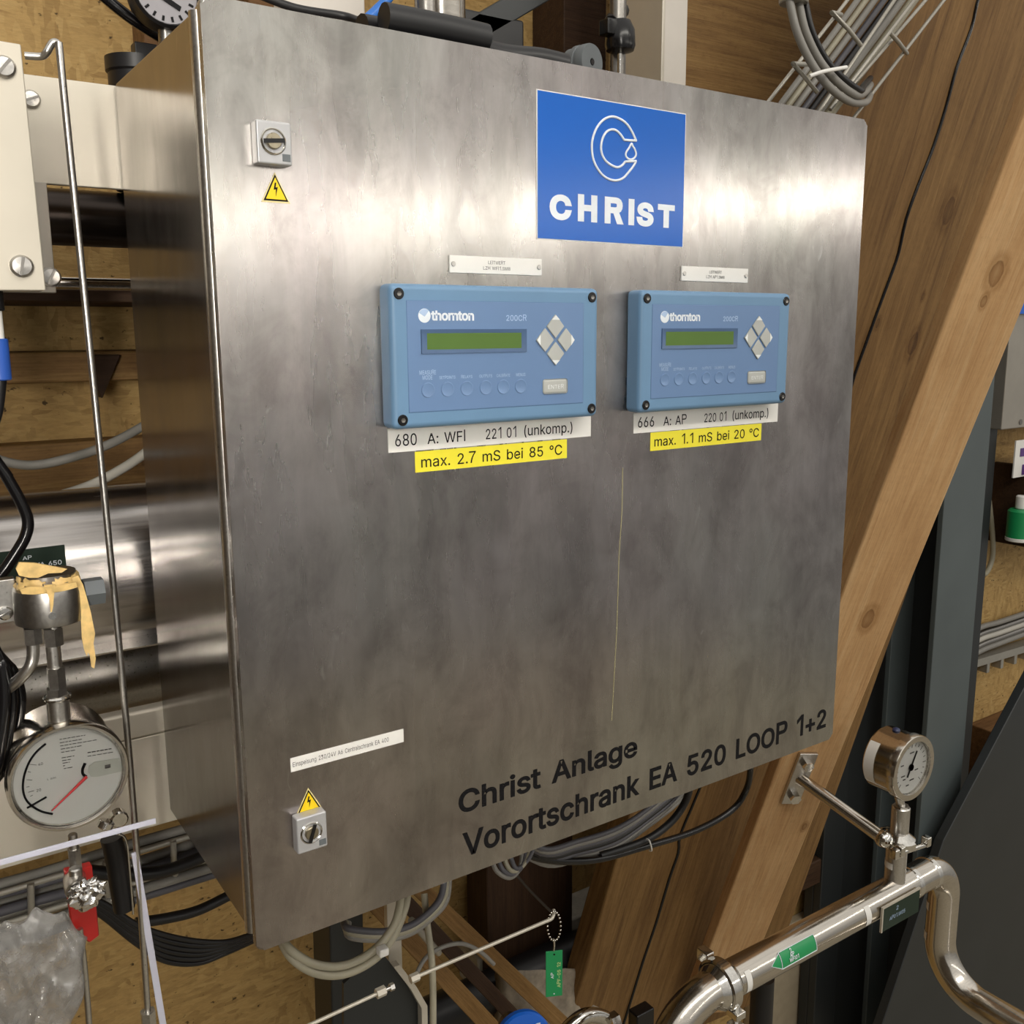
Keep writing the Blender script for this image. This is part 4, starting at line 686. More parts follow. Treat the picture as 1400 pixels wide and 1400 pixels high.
for j in range(5):
    row = []
    for i in range(n):
        t_ = 2*math.pi*i/n; nz = noise.fractal(V((math.cos(t_)*3.2, math.sin(t_)*3.2, j*.9)), 1, 2, 3); rag = noise.noise(V((math.cos(t_)*6, math.sin(t_)*6, 3+j*.2)))
        hh = .0024*j+.0032*rag*(1 if j in (0, 4) else .4); rr = r_*(.87-.012*j)+.0016*nz+(.0015 if j == 1 else 0)
        row.append(q.bm.verts.new(V((cx_+math.cos(t_)*rr, yv+math.sin(t_)*rr, zt_+.001+hh))))
    rows.append(row)
for j in range(4):
    for i in range(n):
        k = (i+1) % n
        if noise.noise(V((i*.22, j*.5, 7))) < .22: q.bm.faces.new((rows[j][i], rows[j][k], rows[j+1][k], rows[j+1][i]))
bmesh.ops.delete(q.bm, geom=[v for v in q.bm.verts if not v.link_faces], context='VERTS')
bmesh.ops.solidify(q.bm, geom=q.bm.faces[:], thickness=.0008)
tp = q.build('torn_tape', 'tape', hd, 60)
def shred(px, y, name, th=.0014):
    q = MB(); q.prism([at(u, v, y+.0015*math.sin(u*.9+v*.4)) for u, v in px], (0, th, 0)); return q.build(name, 'tape', tp)
yf = yv-r_-.002
shred([(98, 790), (107, 787), (114, 800), (119, 818), (124, 836), (128, 856), (130, 866), (128, 880), (131, 900), (129, 914), (125, 912), (123, 896), (120, 892), (119, 898), (115, 888), (112, 872), (111, 850), (108, 826), (104, 808)], yv-.020, 'tape_shred')
shred([(60, 800), (76, 799), (74, 812), (73, 826), (71, 837), (69, 837), (68, 820), (64, 810)], yf, 'tape_shred')
shred([(22, 778), (26, 769), (48, 770), (70, 774), (92, 778), (84, 783), (66, 784), (52, 790), (40, 790), (26, 787)], yv-.022, 'tape_flap', .003)
shred([(27, 806), (40, 802), (60, 803), (84, 800), (104, 796), (106, 803), (88, 808), (66, 811), (44, 813), (30, 812)], yf, 'tape_band')
def stack(name, par, segs, mat, y):   # turned or hexagonal pieces stacked along the vertical, given by pixel rows
    for (u, v0, v1, wpx, hx_) in segs:
        a, b = at(u, v0, y), at(u, v1, y); b = V((a.x, y, b.z)); r2 = rpx(wpx/2, a)
        q = MB(); (q.hexn(a, b, r2) if hx_ else q.cyl(a, b, r2, bev=min(.0012, r2*.2))); q.build(name, mat, par)
stack('nut', hd, [(44, 858, 880, 24, 1), (72, 858, 882, 26, 1), (76, 912, 940, 24, 1), (77, 940, 950, 27, 1)], 'midsteel', yv-.012)
stack('stem', hd, [(72, 880, 914, 19, 0), (78, 948, 985, 29, 0), (45, 846, 862, 17, 0), (72, 846, 862, 17, 0)], 'satin', yv-.010)
stack('collar', hd, [(78, 950, 956, 36, 0)], 'chrome', yv-.010)
MB().tube([at(45, 878, yv-.012), at(45, 898, yv-.012), at(40, 913, yv-.012), at(27, 928, yv-.008), at(12, 940, yv)], rpx(8, at(45, 900, yv)), 12).build('bent_tube', 'satin', hd)

gc = V((-.1245, .10, .1640)); GR = .0487
ga = thing('dial_flowmeter', gc-Z*.05, 'large round white dial with a red needle in a steel case at the lower left', 'gauge')
MB().lathe(gc+Y*.070, -Y, [(.001, 0), (GR*.93, 0), (GR*.96, .002), (GR*.96, .056), (GR*1.02, .058), (GR*1.02, .068), (GR*.99, .0715), (GR*.95, .0715), (GR*.90, .0680), (GR*.90, .0660)], 64, capped=False).build('case', 'inox', ga)
fy = .1045
dl = MB().lathe(V((gc.x, fy+.001, gc.z)), -Y, [(GR*.905, 0), (GR*.905, .001), (.001, .001)], 64).build('dial', 'dial', ga)
zf = lambda a, b, y=fy-.0004: at(a/6.364, 930+b/6.364, y)
def bars(par, pts, r, mat, name, sub=6, fl=(1, .3)): return MB().tube([zf(*k) for k in pts], r, 6, sub).build(name, mat, par)
bars(dl, [(398, 552), (320, 620), (260, 700), (222, 790), (203, 870), (200, 950), (222, 1030), (275, 1090), (360, 1140), (458, 1163)], .00095, 'ink', 'scale_arc')
bars(dl, [(235, 1112), (405, 1015)], .0009, 'ink', 'limit_mark', 1)
bars(dl, [(740, 722), (718, 775), (722, 815), (750, 838)], .0013, 'ink', 'hub')
nd_ = MB().tube([zf(755, 838, fy-.002), zf(450, 1136, fy-.002)], [.0015, .0006], 6, 1).build('needle', 'needle', dl)
q = MB(); q.prism([zf(765, 800), zf(772, 745), zf(820, 710), zf(1040, 675), zf(1062, 790), zf(850, 838), zf(790, 838)], (0, -.0005, 0)).build('tongue', plain('tongue_grey', '#c2c3b8', .45), dl)
bars(dl, [(912, 752), (958, 742)], .0018, 'greyink', 'tongue_mark', 1)
for a, b, c_, d_ in ((250, 730, 318, 738), (240, 795, 268, 800), (232, 865, 280, 868), (228, 930, 256, 925), (245, 975, 298, 960), (262, 1010, 285, 1000)): bars(dl, [(a, b), (c_, d_)], .00022, 'greyink', 'tick', 1)
def dt(s, a, b, c_, d_):
    p0, p1 = zf(a, d_), zf(c_, b); text(s, 'lettering', 'greyink', dl, p0, X, Z, p1.x-p0.x, p1.z-p0.z, .01)
dt('40', 332, 712, 372, 745); dt('20', 318, 938, 356, 972); dt('L (l/h)', 412, 836, 485, 872)
rl = random.Random(3); q = MB()   # blurred fine print on the dial
for (a, b, wd) in ((518, 515, 225), (520, 545, 200), (523, 572, 330), (528, 600, 180), (532, 628, 120), (536, 676, 110), (540, 700, 80), (545, 722, 60), (548, 745, 30), (556, 768, 75), (762, 630, 210), (762, 662, 225)):
    x_ = a
    while x_ < a+wd:
        ln = min(rl.uniform(14, 46), a+wd-x_); s0 = -.17
        if ln > 6: q.tube([zf(x_, b+s0*(x_-a)), zf(x_+ln, b+s0*(x_+ln-a))], .00034 if b != 630 else .0005, 5, 1)
        x_ += ln+8
q.build('fine_print', 'greyink', dl)
MB().lathe(V((gc.x, .1022, gc.z)), -Y, [(GR*.905, 0), (GR*.905, .0012), (.0005, .0012)], 64).build('glass', 'glass', ga)
stack('lower_nipple', ga, [(99, 1140, 1164, 12, 0), (101, 1160, 1188, 17, 1)], 'satin', .115)
# ball valve with red lever below the dial
bvv = thing('ball_valve', at(110, 1280, .10), 'small ball valve with a red lever below the round dial', 'valve')
a, b = at(93, 1182, .118), at(127, 1272, .118)
q = MB(); q.prism([at(86, 1186, .125), at(123, 1177, .125), at(133, 1272, .125), at(120, 1282, .125), at(96, 1266, .125)], (0, -.010, 0), .001); q.build('lever', 'red', bvv)
ac = at(106, 1212, .10); dr_ = V((-.1, -1, .05))
MB().lathe(ac+Y*.015, dr_, [(.008, -.004), (.0096, 0), (.0096, .02), (.0085, .024), (.0068, .024), (.0064, .012), (.001, .012)], 28).build('body', 'satin', bvv)
stack('inlet', bvv, [(103, 1186, 1206, 17, 0)], 'satin', .105)
q = MB(); bmesh.ops.create_icosphere(q.bm, subdivisions=4, radius=1)
c_ = at(119, 1222, .085)
for v in q.bm.verts:
    d_ = v.co.normalized(); k = 1+.4*noise.fractal(d_*2.1, 1, 2, 4)+.15*abs(noise.noise(d_*7)); v.co = c_+V((d_.x*.0135*k, d_.y*.008*k, d_.z*.0125*k))
q.build('foil_wrap', 'foil', bvv, 20)
MB().tube([at(109, 1270, .105), at(116, 1330, .105), at(124, 1430, .105)], .0028, 10).build('outlet_tube', 'satin', bvv)

# pale cut strips (ties) crossing in front
def flatstrip(px, y, wpx, label):
    p0, p1 = [at(*k, y) for k in px]; d = (p1-p0).normalized(); s = d.cross(V((0, 1, 0))).normalized()*rpx(wpx/2, p0)
    q = MB(); q.obox((p0+p1)/2, (p1-p0)/2, Y*.0008, s, .0004); o = q.build('plastic_strip', 'strip'); return tag(o, label, 'strip', 'pale plastic strips at the lower left')
flatstrip([(-40, 1190), (213, 1122)], .062, 8.5, 'pale lilac plastic strip lying across the foot of the round dial')
flatstrip([(184, 1165), (226, 1420)], .15, 9, 'pale lilac plastic strip hanging down beside the thin steel rod')

# crumpled clear bag
q = MB(); n = 72
def ridge(p): return 1-abs(noise.noise(p))*2
def bagpt(i, j, side):
    fx, fy_ = i/n, j/n
    rgt = 120-34*max(0, fy_-.12)-5*math.sin(fy_*11); u = -70+(rgt+70)*fx
    top = 1268-24*math.exp(-((u-62)/40)**2)-5*math.sin(u*.16)-1.5*math.sin(u*.3)+16*max(0, (u-96)/24); v = top+(1470-top)*fy_
    e = math.sqrt(max(0, min(1, 5*min(fx, 1-fx, fy_))))
    w1 = ridge(V((u*.020+v*.009, v*.015-u*.006, side*5))); w2 = ridge(V((u*.036-v*.016, v*.026+u*.008, side*9+2))); w3 = noise.noise(V((u*.07+v*.02, v*.06, side*3+1)))
    valley = math.exp(-((u-74+(v-1310)*.42)/15)**2)*(1 if side else 0)
    y = .03+(-1 if side else 1)*(.006+.012*w1+.0055*w2+.0022*w3)*e+.010*valley
    return at(u, v, y)
for side in (1, 0):
    g_ = [[q.bm.verts.new(bagpt(i, j, side)) for j in range(n+1)] for i in range(n+1)]
    for i in range(n):
        for j in range(n): q.bm.faces.new((g_[i][j], g_[i+1][j], g_[i+1][j+1], g_[i][j+1]))
bmesh.ops.remove_doubles(q.bm, verts=q.bm.verts[:], dist=.0003)
o = q.build('plastic_bag', 'film', ang=34); tag(o, 'crumpled clear plastic bag in the lower left corner below the dial', 'bag')

# ------------------------------------------------------------------ lower left: cable basket, hoses
yb = .55
t = thing('cable_basket', at(100, 1200, yb), 'zinc wire cable basket carrying cables low behind the dial at the left', 'cable tray')
for (a, b) in (((-80, 1245), (330, 1122)), ((-80, 1290), (330, 1160)), ((-60, 1200), (330, 1085))):
    a, b = at(*a, yb), at(*b, yb); MB().tube([a+(a-b)*1.1, b], .0045, 8, 1).build('wire', 'zinc', t)
for u in (-160, -60, 42, 145, 237, 300):
    f = (u+80)/410; MB().tube([at(u, 1245-123*f, yb-.006), at(u+1, 1290-130*f, yb-.006), at(u+8, 1312-132*f, yb+.06)], .0045, 8, 1).build('rung', 'zinc', t)
for i, (dv, mt_, r) in enumerate(((-38, 'gcable', .007), (-26, 'dcable', .006), (-12, 'gcable', .008), (2, 'dcable', .007), (14, 'gcable', .006), (26, 'bcable', .007), (40, 'gcable', .007), (52, 'dcable', .0065))):
    yy = yb+.012+.008*(i % 3)
    cable('tray_cable', [(-80, 1268+dv, yy), (60, 1226+dv*.9+5*math.sin(i), yy), (180, 1190+dv*.85-4*math.cos(i), yy), (330, 1142+dv*.8, yy)], r, mt_, '%s cable lying in the wire basket at the lower left, %s from the top' % ({'gcable': 'grey', 'dcable': 'slate', 'bcable': 'beige'}[mt_], ('first', 'second', 'third', 'fourth', 'fifth', 'sixth', 'seventh', 'eighth')[i]), 'cables in the lower left basket')
cable('black_cable', [(110, 1190, .50), (160, 1195, .50), (215, 1193, .50), (262, 1178, .52), (320, 1150, .55)], .009, 'black', 'black cable sagging under the wire basket toward the cabinet corner')
cable('black_cable', [(185, 1262, .6), (230, 1255, .6), (270, 1245, .6), (310, 1226, .6), (360, 1200, .62)], .008, 'black', 'thin black cable crossing the wall below the wire basket')
o = MB().tube([at(152, 1145, .20), at(158, 1170, .20), at(163, 1200, .20), at(170, 1242, .20)], .0105, 14).build('foam_sleeve', 'black'); tag(o, 'short black sleeve hanging between the dial and the thin steel rod', 'hose')
for i in range(6):
    k = i-2.5; cable('black_hose', [(128, 1236+k*3, .30), (150, 1250+k*4, .30), (185, 1276+k*5, .30), (225, 1296+k*7, .31), (270, 1302+k*6, .32), (310, 1295+k*3, .33), (345, 1282+k*2, .36)], .0034, 'blackgloss' if i % 2 else 'black', 'black cable of the bundle sagging under the cabinet lower left corner, %s of six' % ('topmost', 'second', 'third', 'fourth', 'fifth', 'lowest')[i], 'black cables under the cabinet corner')
o = MB().tube([at(160, 1140, .19), at(172, 1148, .19), at(177, 1190, .19), at(182, 1250, .19)], .0012, 8).build('bare_wire', 'chrome'); tag(o, 'thin bare wire beside the black sleeve under the dial', 'wire')
t = thing('hose_clamp', at(155, 1128, .17), 'small shiny clamp with knurled screw at the lower right of the dial', 'clamp')
MB().cyl(at(142, 1132, .16), at(147, 1122, .16), .0075, bev=.001).build('band', 'chrome', t)
q = MB(); c_ = at(162, 1118, .165); q.cyl(c_-Y*.006, c_+Y*.006, .0085, seg=12, bev=.0015).build('knurled_screw', 'chrome', t)

# ------------------------------------------------------------------ under the cabinet: glands, cables, rods, tag
t = thing('cable_gland', at(590, 1228, .17), 'dark cable gland under the cabinet floor near the looped cables', 'gland', 'glands under the cabinet')
for k, (xx, yy) in enumerate(((.225, .17),)):
    MB().cyl(V((xx, yy, .0035)), V((xx, yy, -.012)), .016, seg=6).build('nut', 'dcable', t); MB().cyl(V((xx, yy, -.012)), V((xx, yy, -.035)), .012, bev=.002).build('cap', 'dcable', t)
g2 = copy_tree(t); g2.location = t.location+V((.05, .02, 0)); g2['label'] = 'dark cable gland under the cabinet floor, right beside the first gland'
for i in range(2):
    cable('looped_cable', [(385-4*i, 1280, .20+.01*i), (398, 1299+10*i, .17), (430, 1318+12*i, .16), (470, 1320+12*i, .16), (510, 1300+13*i, .16), (537, 1268+14*i, .16), (546+8*i, 1240, .17), (548+9*i, 1215, .19)], .0048, 'bcable', 'beige cable looping under the cabinet lower left corner, %s strand' % ('inner', 'outer')[i], 'beige loop under the cabinet')
for i in range(3):
    cable('grey_loop', [(470+3*i, 1262, .28), (478, 1270+5*i, .26), (520, 1274+5*i, .25), (560, 1266+5*i, .25), (590, 1244+5*i, .25), (604+3*i, 1222+4*i, .26), (608+3*i, 1190, .27)], .0046, ('dcable', 'bcable', 'gcable')[i], '%s cable in the flat loop under the cabinet floor behind the beige loop' % ('slate', 'beige', 'grey')[i], 'flat cable loop under the cabinet')
o = MB().obox(at(523, 1312, .15), X*.006, Y*.006, Z*.005, .002).build('cable_tie', 'white'); tag(o, 'white cable tie head on the beige cable loop', 'cable tie'); o.location = at(523, 1300, .15)
cable('drop_cable', [(580, 1222, .28), (584, 1262, .26), (590, 1310, .24), (592, 1360, .23), (592, 1430, .22)], .0046, 'bcable', 'beige cable dropping straight down left of the sloping battens')
cable('thin_cable', [(566, 1340, .30), (580, 1312, .31), (602, 1296, .32), (630, 1290, .33), (655, 1300, .34), (675, 1318, .35)], .0032, 'gcable', 'thin grey cable arching over the sloping battens')
o = MB().tube([at(562, 1258, .33), at(580, 1280, .34), at(600, 1303, .35)], .005, 10).build('short_tube', 'zinc'); tag(o, 'short pale tube sloping behind the straight beige cable', 'tube')
t = thing('angle_bracket', at(560, 1400, .30), 'grey steel angle bracket with a pale bent edge under the cabinet', 'bracket')
q = MB(); q.prism([at(535, 1318, .30), at(557, 1347, .30), at(575, 1372, .30), at(578, 1430, .30), at(470, 1430, .30), at(470, 1345, .30), at(520, 1300, .30)], (0, .006, 0)).build('web', 'dkgrey', t)
q = MB(); q.ribbon([at(533, 1316, .298), at(556, 1346, .298), at(571, 1372, .298), at(572, 1430, .298)], X*.009, Y*-.012).build('flange', 'plate', t)
q = MB(); q.box(at(527, 1250, .34).x, at(546, 1250, .34).x, .335, .345, at(540, 1325, .34).z, at(540, 1215, .34).z, .001).build('upright', 'plate', t)
def nutrod(name, p0, p1, r, label, nutpx, ends):
    t = thing(name, at(*p0), label, 'rod'); MB().tube([at(*p0), at(*p1)], r, 12, 1).build('tube', 'plate', t)
    return t
t = nutrod('sample_rod', (400, 1412, .12), (521, 1356, .12), .0022, 'thin pale rod with end nut rising from the bottom edge under cabinet', 0, 0)
d = (at(521, 1356, .12)-at(400, 1412, .12)).normalized(); e = at(521, 1356, .12)
MB().hexn(e-d*.006, e+d*.005, .0058).build('nut', 'plate', t); MB().cyl(e+d*.005, e+d*.013, .0024).build('thread', 'satin', t); MB().hexn(e+d*.011, e+d*.016, .0045).build('end_nut', 'satin', t)
t = nutrod('tag_rod', (563, 1338, .15), (750, 1258, .15), .0024, 'thin pale rod from the angle bracket that carries the hanging green tag', 0, 0)
MB().tube([at(748, 1259, .15), at(754, 1256, .15), at(757, 1250, .153), at(757, 1244, .158)], .0024, 10).build('hook', 'plate', t)
e = at(566, 1337, .15); MB().hexn(e-d*.005, e+d*.006, .0056).build('nut', 'plate', t)
t = thing('hanging_tag', at(758, 1300, .15), 'small green tag hanging from a bead chain on the thin rod', 'tag')
q = MB()
for k in range(22):
    f = 2*math.pi*k/22; q.ball(at(757.5+9*math.cos(f), 1266+20*math.sin(f), .15-.004*math.cos(f)), .00155, 8)
q.build('bead_chain', 'chrome', t)
MB().tube([at(757, 1283, .15), at(758, 1292, .15), at(757, 1300, .15)], .0012, 8).build('link', 'chrome', t)
c_ = at(757.5, 1331, .15); tr_ = V((.90, -.43, 0)).normalized(); hw_, hh = rpx(11.5, c_), rpx(34.5, c_); fn = tr_.cross(Z)
pl = MB().obox(c_, tr_*hw_, fn*.0008, Z*hh, .0003, 1).build('plate', 'green', t)
text('AP', 'lettering', 'print', pl, c_-tr_*hw_*.05-Z*hh*.2+fn*.0008, Z, -tr_, .009, .0042, .01)
text('APF-05 12', 'lettering', plain('tag_print', '#b9d68c', .4), pl, c_+tr_*hw_*.78-Z*hh*.62+fn*.0008, Z, -tr_, hh*1.12, .0052, .02)
MB().cyl(c_-Z*hh*.88+fn*.0007, c_-Z*hh*.88+fn*.0011, .0009, seg=8).build('hole', 'print', pl)
MB().cyl(c_+Z*hh*.86+fn*.0007, c_+Z*hh*.86+fn*.0011, .0013, seg=10).build('hole', 'ink', pl)
o = MB().tube([at(706, 1196, .30), at(725, 1218, .34), at(757, 1250, .40)], .0022, 8).build('thin_wire', 'black'); tag(o, 'thin dark wire sloping down to the bead chain under the cabinet', 'wire')
# cable sag right of centre
for i in range(7):
    k = i/6; cable('sag_cable', [(700-6*i, 1120+2*i, .24+.01*i), (740, 1160+3.5*i, .22+.01*i), (790, 1150+4.2*i, .22+.012*i), (840, 1134+4.6*i, .22+.012*i), (880, 1110+4*i, .23+.012*i), (915+3*i, 1078+2*i, .25+.01*i), (935+3*i, 1040, .28)], .0037, ('dcable', 'gcable', 'dcable', 'black', 'dcable', 'gcable', 'gcable')[i], '%s cable sagging under the lettering of the cabinet, %s strand of seven' % (('slate', 'grey', 'slate', 'black', 'slate', 'grey', 'grey')[i], ('first', 'second', 'third', 'fourth', 'fifth', 'sixth', 'lowest')[i]), 'cables sagging under the cabinet')
cable('black_cable', [(690, 1150, .26), (740, 1174, .26), (810, 1176, .27), (880, 1158, .28), (950, 1136, .29), (1000, 1108, .29), (1020, 1080, .28), (1026, 1050, .26), (1026, 1010, .24)], .0055, 'blackgloss', 'long black cable swinging from under the cabinet toward the light brace')
cable('black_cable', [(820, 1170, .275), (880, 1150, .275), (915, 1126, .275), (936, 1098, .27), (944, 1070, .26), (946, 1030, .25)], .0062, 'black', 'short thick black cable rising beside the sagging cables under the cabinet')
a = at(886, 1156, .27); o = MB().tube([at(884, 1147, .268), at(888, 1150, .262), at(891, 1162, .262), at(888, 1163, .27)], .0013, 8).build('cable_tie', 'white'); tag(o, 'white cable tie around the long black cable', 'cable tie')
for i in range(4):
    cable('small_loop', [(672+8*i, 1175-3*i, .22), (680+8*i, 1192-2*i, .21), (697+5*i, 1200-5*i, .21), (710+5*i, 1188-6*i, .21), (714+6*i, 1165-6*i, .22), (716+6*i, 1140, .23)], .0032, ('gcable', 'dcable', 'bcable', 'dcable')[i], '%s thin cable in the small loop hanging under the cabinet, %s' % (('grey', 'slate', 'beige', 'slate')[i], ('leftmost', 'second from left', 'third from left', 'rightmost')[i]), 'small loop under the cabinet')

# ------------------------------------------------------------------ right: process pipe with gauge
py = .15; zp = -.440
A = at(1000, 1335, py); PR = rpx(23.5, at(1080, 1295, py))
pz = lambda u, v, y=py: at(u, v, y)
xe = at(1262, 1182, py).x
pr = thing('process_pipe', (A.x, py, zp), 'polished steel process pipe rising to the right across the lower right corner', 'pipe')
xl = at(985, 1342, py).x; zl = at(1000, 1338, py).z
zp = (at(1020, 1330, py).z+at(1125, 1268, py).z)/2
MB().cyl(V((xl+.004, py, zp)), V((xe, py, zp)), PR, seg=48).build('straight_run', 'inox', pr)
ferr = lambda x_, d: MB().lathe(V((x_, py, zp)), X*d, [(PR*.7, 0), (PR*1.0, 0), (PR*1.28, .006), (PR*1.28, .009), (PR*.7, .009)], 40)
q = MB(); q.lathe(V((xl, py, zp)), X, [(PR, -.022), (PR*1.18, -.014), (PR*1.30, -.008), (PR*1.30, .008), (PR*1.18, .014), (PR, .022)], 40, capped=False).build('clamp_ferrule', 'chrome', pr)
def elbow(c0, d0, d1, rad, n=14):   # quarter bend from direction d0 to d1 starting at c0
    c = c0+d1*rad; return [c-d1*rad*math.cos(k/n*math.pi/2)+d0*rad*math.sin(k/n*math.pi/2) for k in range(n+1)]
rb = PR*3.4
pts = elbow(V((xl-.022, py, zp)), -X, -Z, rb); pts.append(pts[-1]-Z*.35)
MB().tube([V((xl, py, zp))]+pts, PR, 40, 1).build('lower_bend', 'inox', pr)
r2 = PR*1.0
pts = elbow(V((xe+.012, py, zp)), X, -Z, PR*2.3); zlow = at(1295, 1310, py).z
pts2 = elbow(V((pts[-1].x, py, zlow+.06)), -Z, -Y, PR*3.2); 
MB().tube([V((xe, py, zp))]+pts+pts2+[pts2[-1]-Y*.5], r2, 40, 1).build('upper_bend', 'inox', pr)
for x_ in (at(1245, 1190, py).x, at(1270, 1177, py).x): MB().lathe(V((x_, py, zp)), X, [(PR, -.006), (PR*1.06, -.004), (PR*1.06, .004), (PR, .006)], 40, capped=False).build('weld_ring', 'chrome', pr)
def wrap(x0, x1, a0, a1, mat, name, par, r=PR, c=(py, zp)):   # sticker bent round the pipe; angles from straight up toward the viewer
    q = MB(); n = 10; g_ = []
    for k in range(n+1):
        f = a0+(a1-a0)*k/n; g_.append([q.bm.verts.new(V((x_, c[0]-math.sin(f)*(r+.0006), c[1]+math.cos(f)*(r+.0006)))) for x_ in (x0, x1)])
    for k in range(n): q.bm.faces.new((g_[k][0], g_[k+1][0], g_[k+1][1], g_[k][1]))
    return q.build(name, mat, par, 180)
X_ = lambda u, v: at(u, v, py-PR).x
for (u, v) in ((1023, 1330), (1186, 1243)): wrap(X_(u, v), X_(u+7, v-4), .75, 1.95, 'white', 'white_tape', pr)
st = wrap(X_(1071, 1306), X_(1117, 1283), .72, 1.62, 'green', 'flow_arrow_sticker', pr); st['label'] = 'green and white flow arrow sticker'
q = MB(); n = 8   # arrow head of the sticker
x0 = X_(1071, 1306)-.001; xt = x0-.024; rr = PR+.0006
P_ = lambda x_, f, lift=0: V((x_, py-math.sin(f)*(rr+lift), zp+math.cos(f)*(rr+lift)))
tp_ = q.bm.verts.new(P_(xt, 1.17)); ed = [q.bm.verts.new(P_(x0, .72+.9*k/n)) for k in range(n+1)]
for k in range(n): q.bm.faces.new((tp_, ed[k], ed[k+1]))
q.build('arrow_head', 'green', st, 180)
for pts_ in ([P_(x0-.001, .72+.09*k, .0004) for k in range(11)], [P_(X_(1117, 1283), .72+.09*k, .0004) for k in range(11)], [P_(x0, .72, .0004), P_(X_(1117, 1283), .72, .0004)], [P_(x0, 1.62, .0004), P_(X_(1117, 1283), 1.62, .0004)], [P_(x0, .72, .0004), P_(xt, 1.17, .0004), P_(x0, 1.62, .0004)]):
    MB().tube(pts_, .0007, 6, 1).build('white_edge', 'print', st)
sx0 = x0+.018; up_ = V((0, math.sin(1.17)*0+.45, 1)).normalized()
for k, (s, f0) in enumerate((('2', .95), ('AP', 1.15), ('WFI01', 1.38))):
    o_ = P_(sx0+.004-.003*k, f0+.07, .0012); text(s, 'lettering', 'print', st, o_, X, V((0, math.cos(f0), math.sin(f0))), (.004, .010, .022)[k], .0075, .02)
# white tapes on the falling bend
for zz in (at(1300, 1232, py).z, at(1300, 1270, py).z):
    q = MB(); q.lathe(V((pts[-1].x, py, zz)), Z, [(r2+.0006, -.008), (r2+.0006, .008)], 12, capped=False, arc=1.3, start=2.2 if 0 else -.2); q.build('white_tape', 'white', pr, 180)
q = MB(); q.lathe(V((pts[-1].x, pts2[-1].y-.16, pts2[-1].z)), Y, [(r2+.0006, -.008), (r2+.0006, .008)], 16, capped=False, arc=1.8, start=.4); q.build('white_tape', 'white', pr, 180)
# clamps on the lower ferrule
t = thing('pipe_clamp', (xl, py, zp), 'shiny hinged clamp closing the joint at the lower end of the process pipe', 'clamp')
q = MB(); q.lathe(V((xl, py, zp)), X, [(PR*1.30, -.010), (PR*1.42, -.008), (PR*1.42, .008), (PR*1.30, .010)], 36, capped=False, arc=4.6, start=2.2).build('band', 'chrome', t)
e = V((xl, py-PR*1.2, zp-PR*.95))
MB().obox(e, X*.010, Y*.012, Z*.006, .002).build('lug', 'chrome', t); MB().obox(e-Z*.022, X*.010, Y*.010, Z*.005, .002).build('lug', 'chrome', t)
MB().cyl(e+Z*.02, e-Z*.06, .0042, bev=.0008).build('bolt', 'chrome', t)
q = MB(); q.cyl(e-Z*.04-X*.002, e-Z*.04+X*.002, .004); q.obox(e-Z*.045, X*.016, Y*.003, Z*.006, .002).build('wing_nut', 'chrome', t)
MB().obox(V((xl, py+PR*1.2, zp+PR*1.1)), X*.008, Y*.012, Z*.010, .002).build('hinge', 'chrome', t)
# green tag on the pipe
a, b = at(1210, 1212, py-PR-.004), at(1254, 1232, py-PR-.004)
t = thing('pipe_tag', a, 'dark green tag plate with a pale rim under the pressure gauge tee', 'tag')
zt0 = zp+PR*.35; zt1 = zt0-.045
pl = MB().box(a.x, b.x+.006, py-PR-.004, py-PR-.001, zt1, zt0).build('plate', 'dkgreen', t)
MB().box(a.x-.003, b.x+.006, py-PR-.005, py-PR-.001, zt0, zt0+.003).build('rim', 'plate', t); MB().box(a.x-.003, a.x, py-PR-.005, py-PR-.001, zt1, zt0).build('rim', 'plate', t)
text('2', 'lettering', 'paleprint', pl, (a.x+.038, py-PR-.004, zt0-.016), X, Z, .006, .008); text('AP01.W05', 'lettering', 'paleprint', pl, (a.x+.020, py-PR-.004, zt0-.030), X, Z, .045, .008)
# tee, clamp, gauge
gx = at(1224, 1190, py).x; zq = lambda v: at(1224, v, py).z
tee = thing('gauge_tee', (gx, py, zp), 'short upright steel tee with clamp between process pipe and pressure gauge', 'fitting')
rt_ = rpx(12, V((gx, py, zp)))
MB().cyl(V((gx, py, zp+PR*.6)), V((gx, py, zq(1152))), rt_*1.15, seg=28).build('branch', 'satin', tee)
MB().lathe(V((gx, py, zq(1150))), Z, [(rt_*1.1, -.012), (rt_*1.9, -.003), (rt_*1.9, .006), (rt_*1.1, .016)], 32).build('ferrule', 'chrome', tee)
MB().lathe(V((gx+.004, py, zq(1135))), Z, [(rt_*1.0, -.012), (rt_*1.0, zq(1106)-zq(1135)-.002), (rt_*.9, zq(1106)-zq(1135))], 28).build('seal_body', 'satin', tee)
MB().lathe(V((gx, py, zq(1150)+.002)), Z, [(rt_*1.9, -.008), (rt_*2.25, -.006), (rt_*2.25, .006), (rt_*1.9, .008)], 30, capped=False, arc=4.4, start=-1.2).build('clamp_band', 'chrome', tee)
e = V((gx-rt_*1.6, py-rt_*1.8, zq(1150)+.002)); MB().cyl(e-X*.03-Z*.0, e+X*.075-Y*.0-Z*.012, .0045).build('clamp_bolt', 'chrome', tee)
for dx_ in (-.024, -.008, .07): MB().obox(e+X*dx_+Z*(.002-.1*max(0, dx_)), X*.006, Y*.007, Z*.009, .002).build('clamp_lug', 'chrome', tee)
q = MB(); q.lathe(V((gx, py, zq(1180))), Z, [(rt_*1.15+.0006, -.006), (rt_*1.15+.0006, .006)], 12, capped=False, arc=1.9, start=.0); q.build('white_tape', 'white', tee, 180)
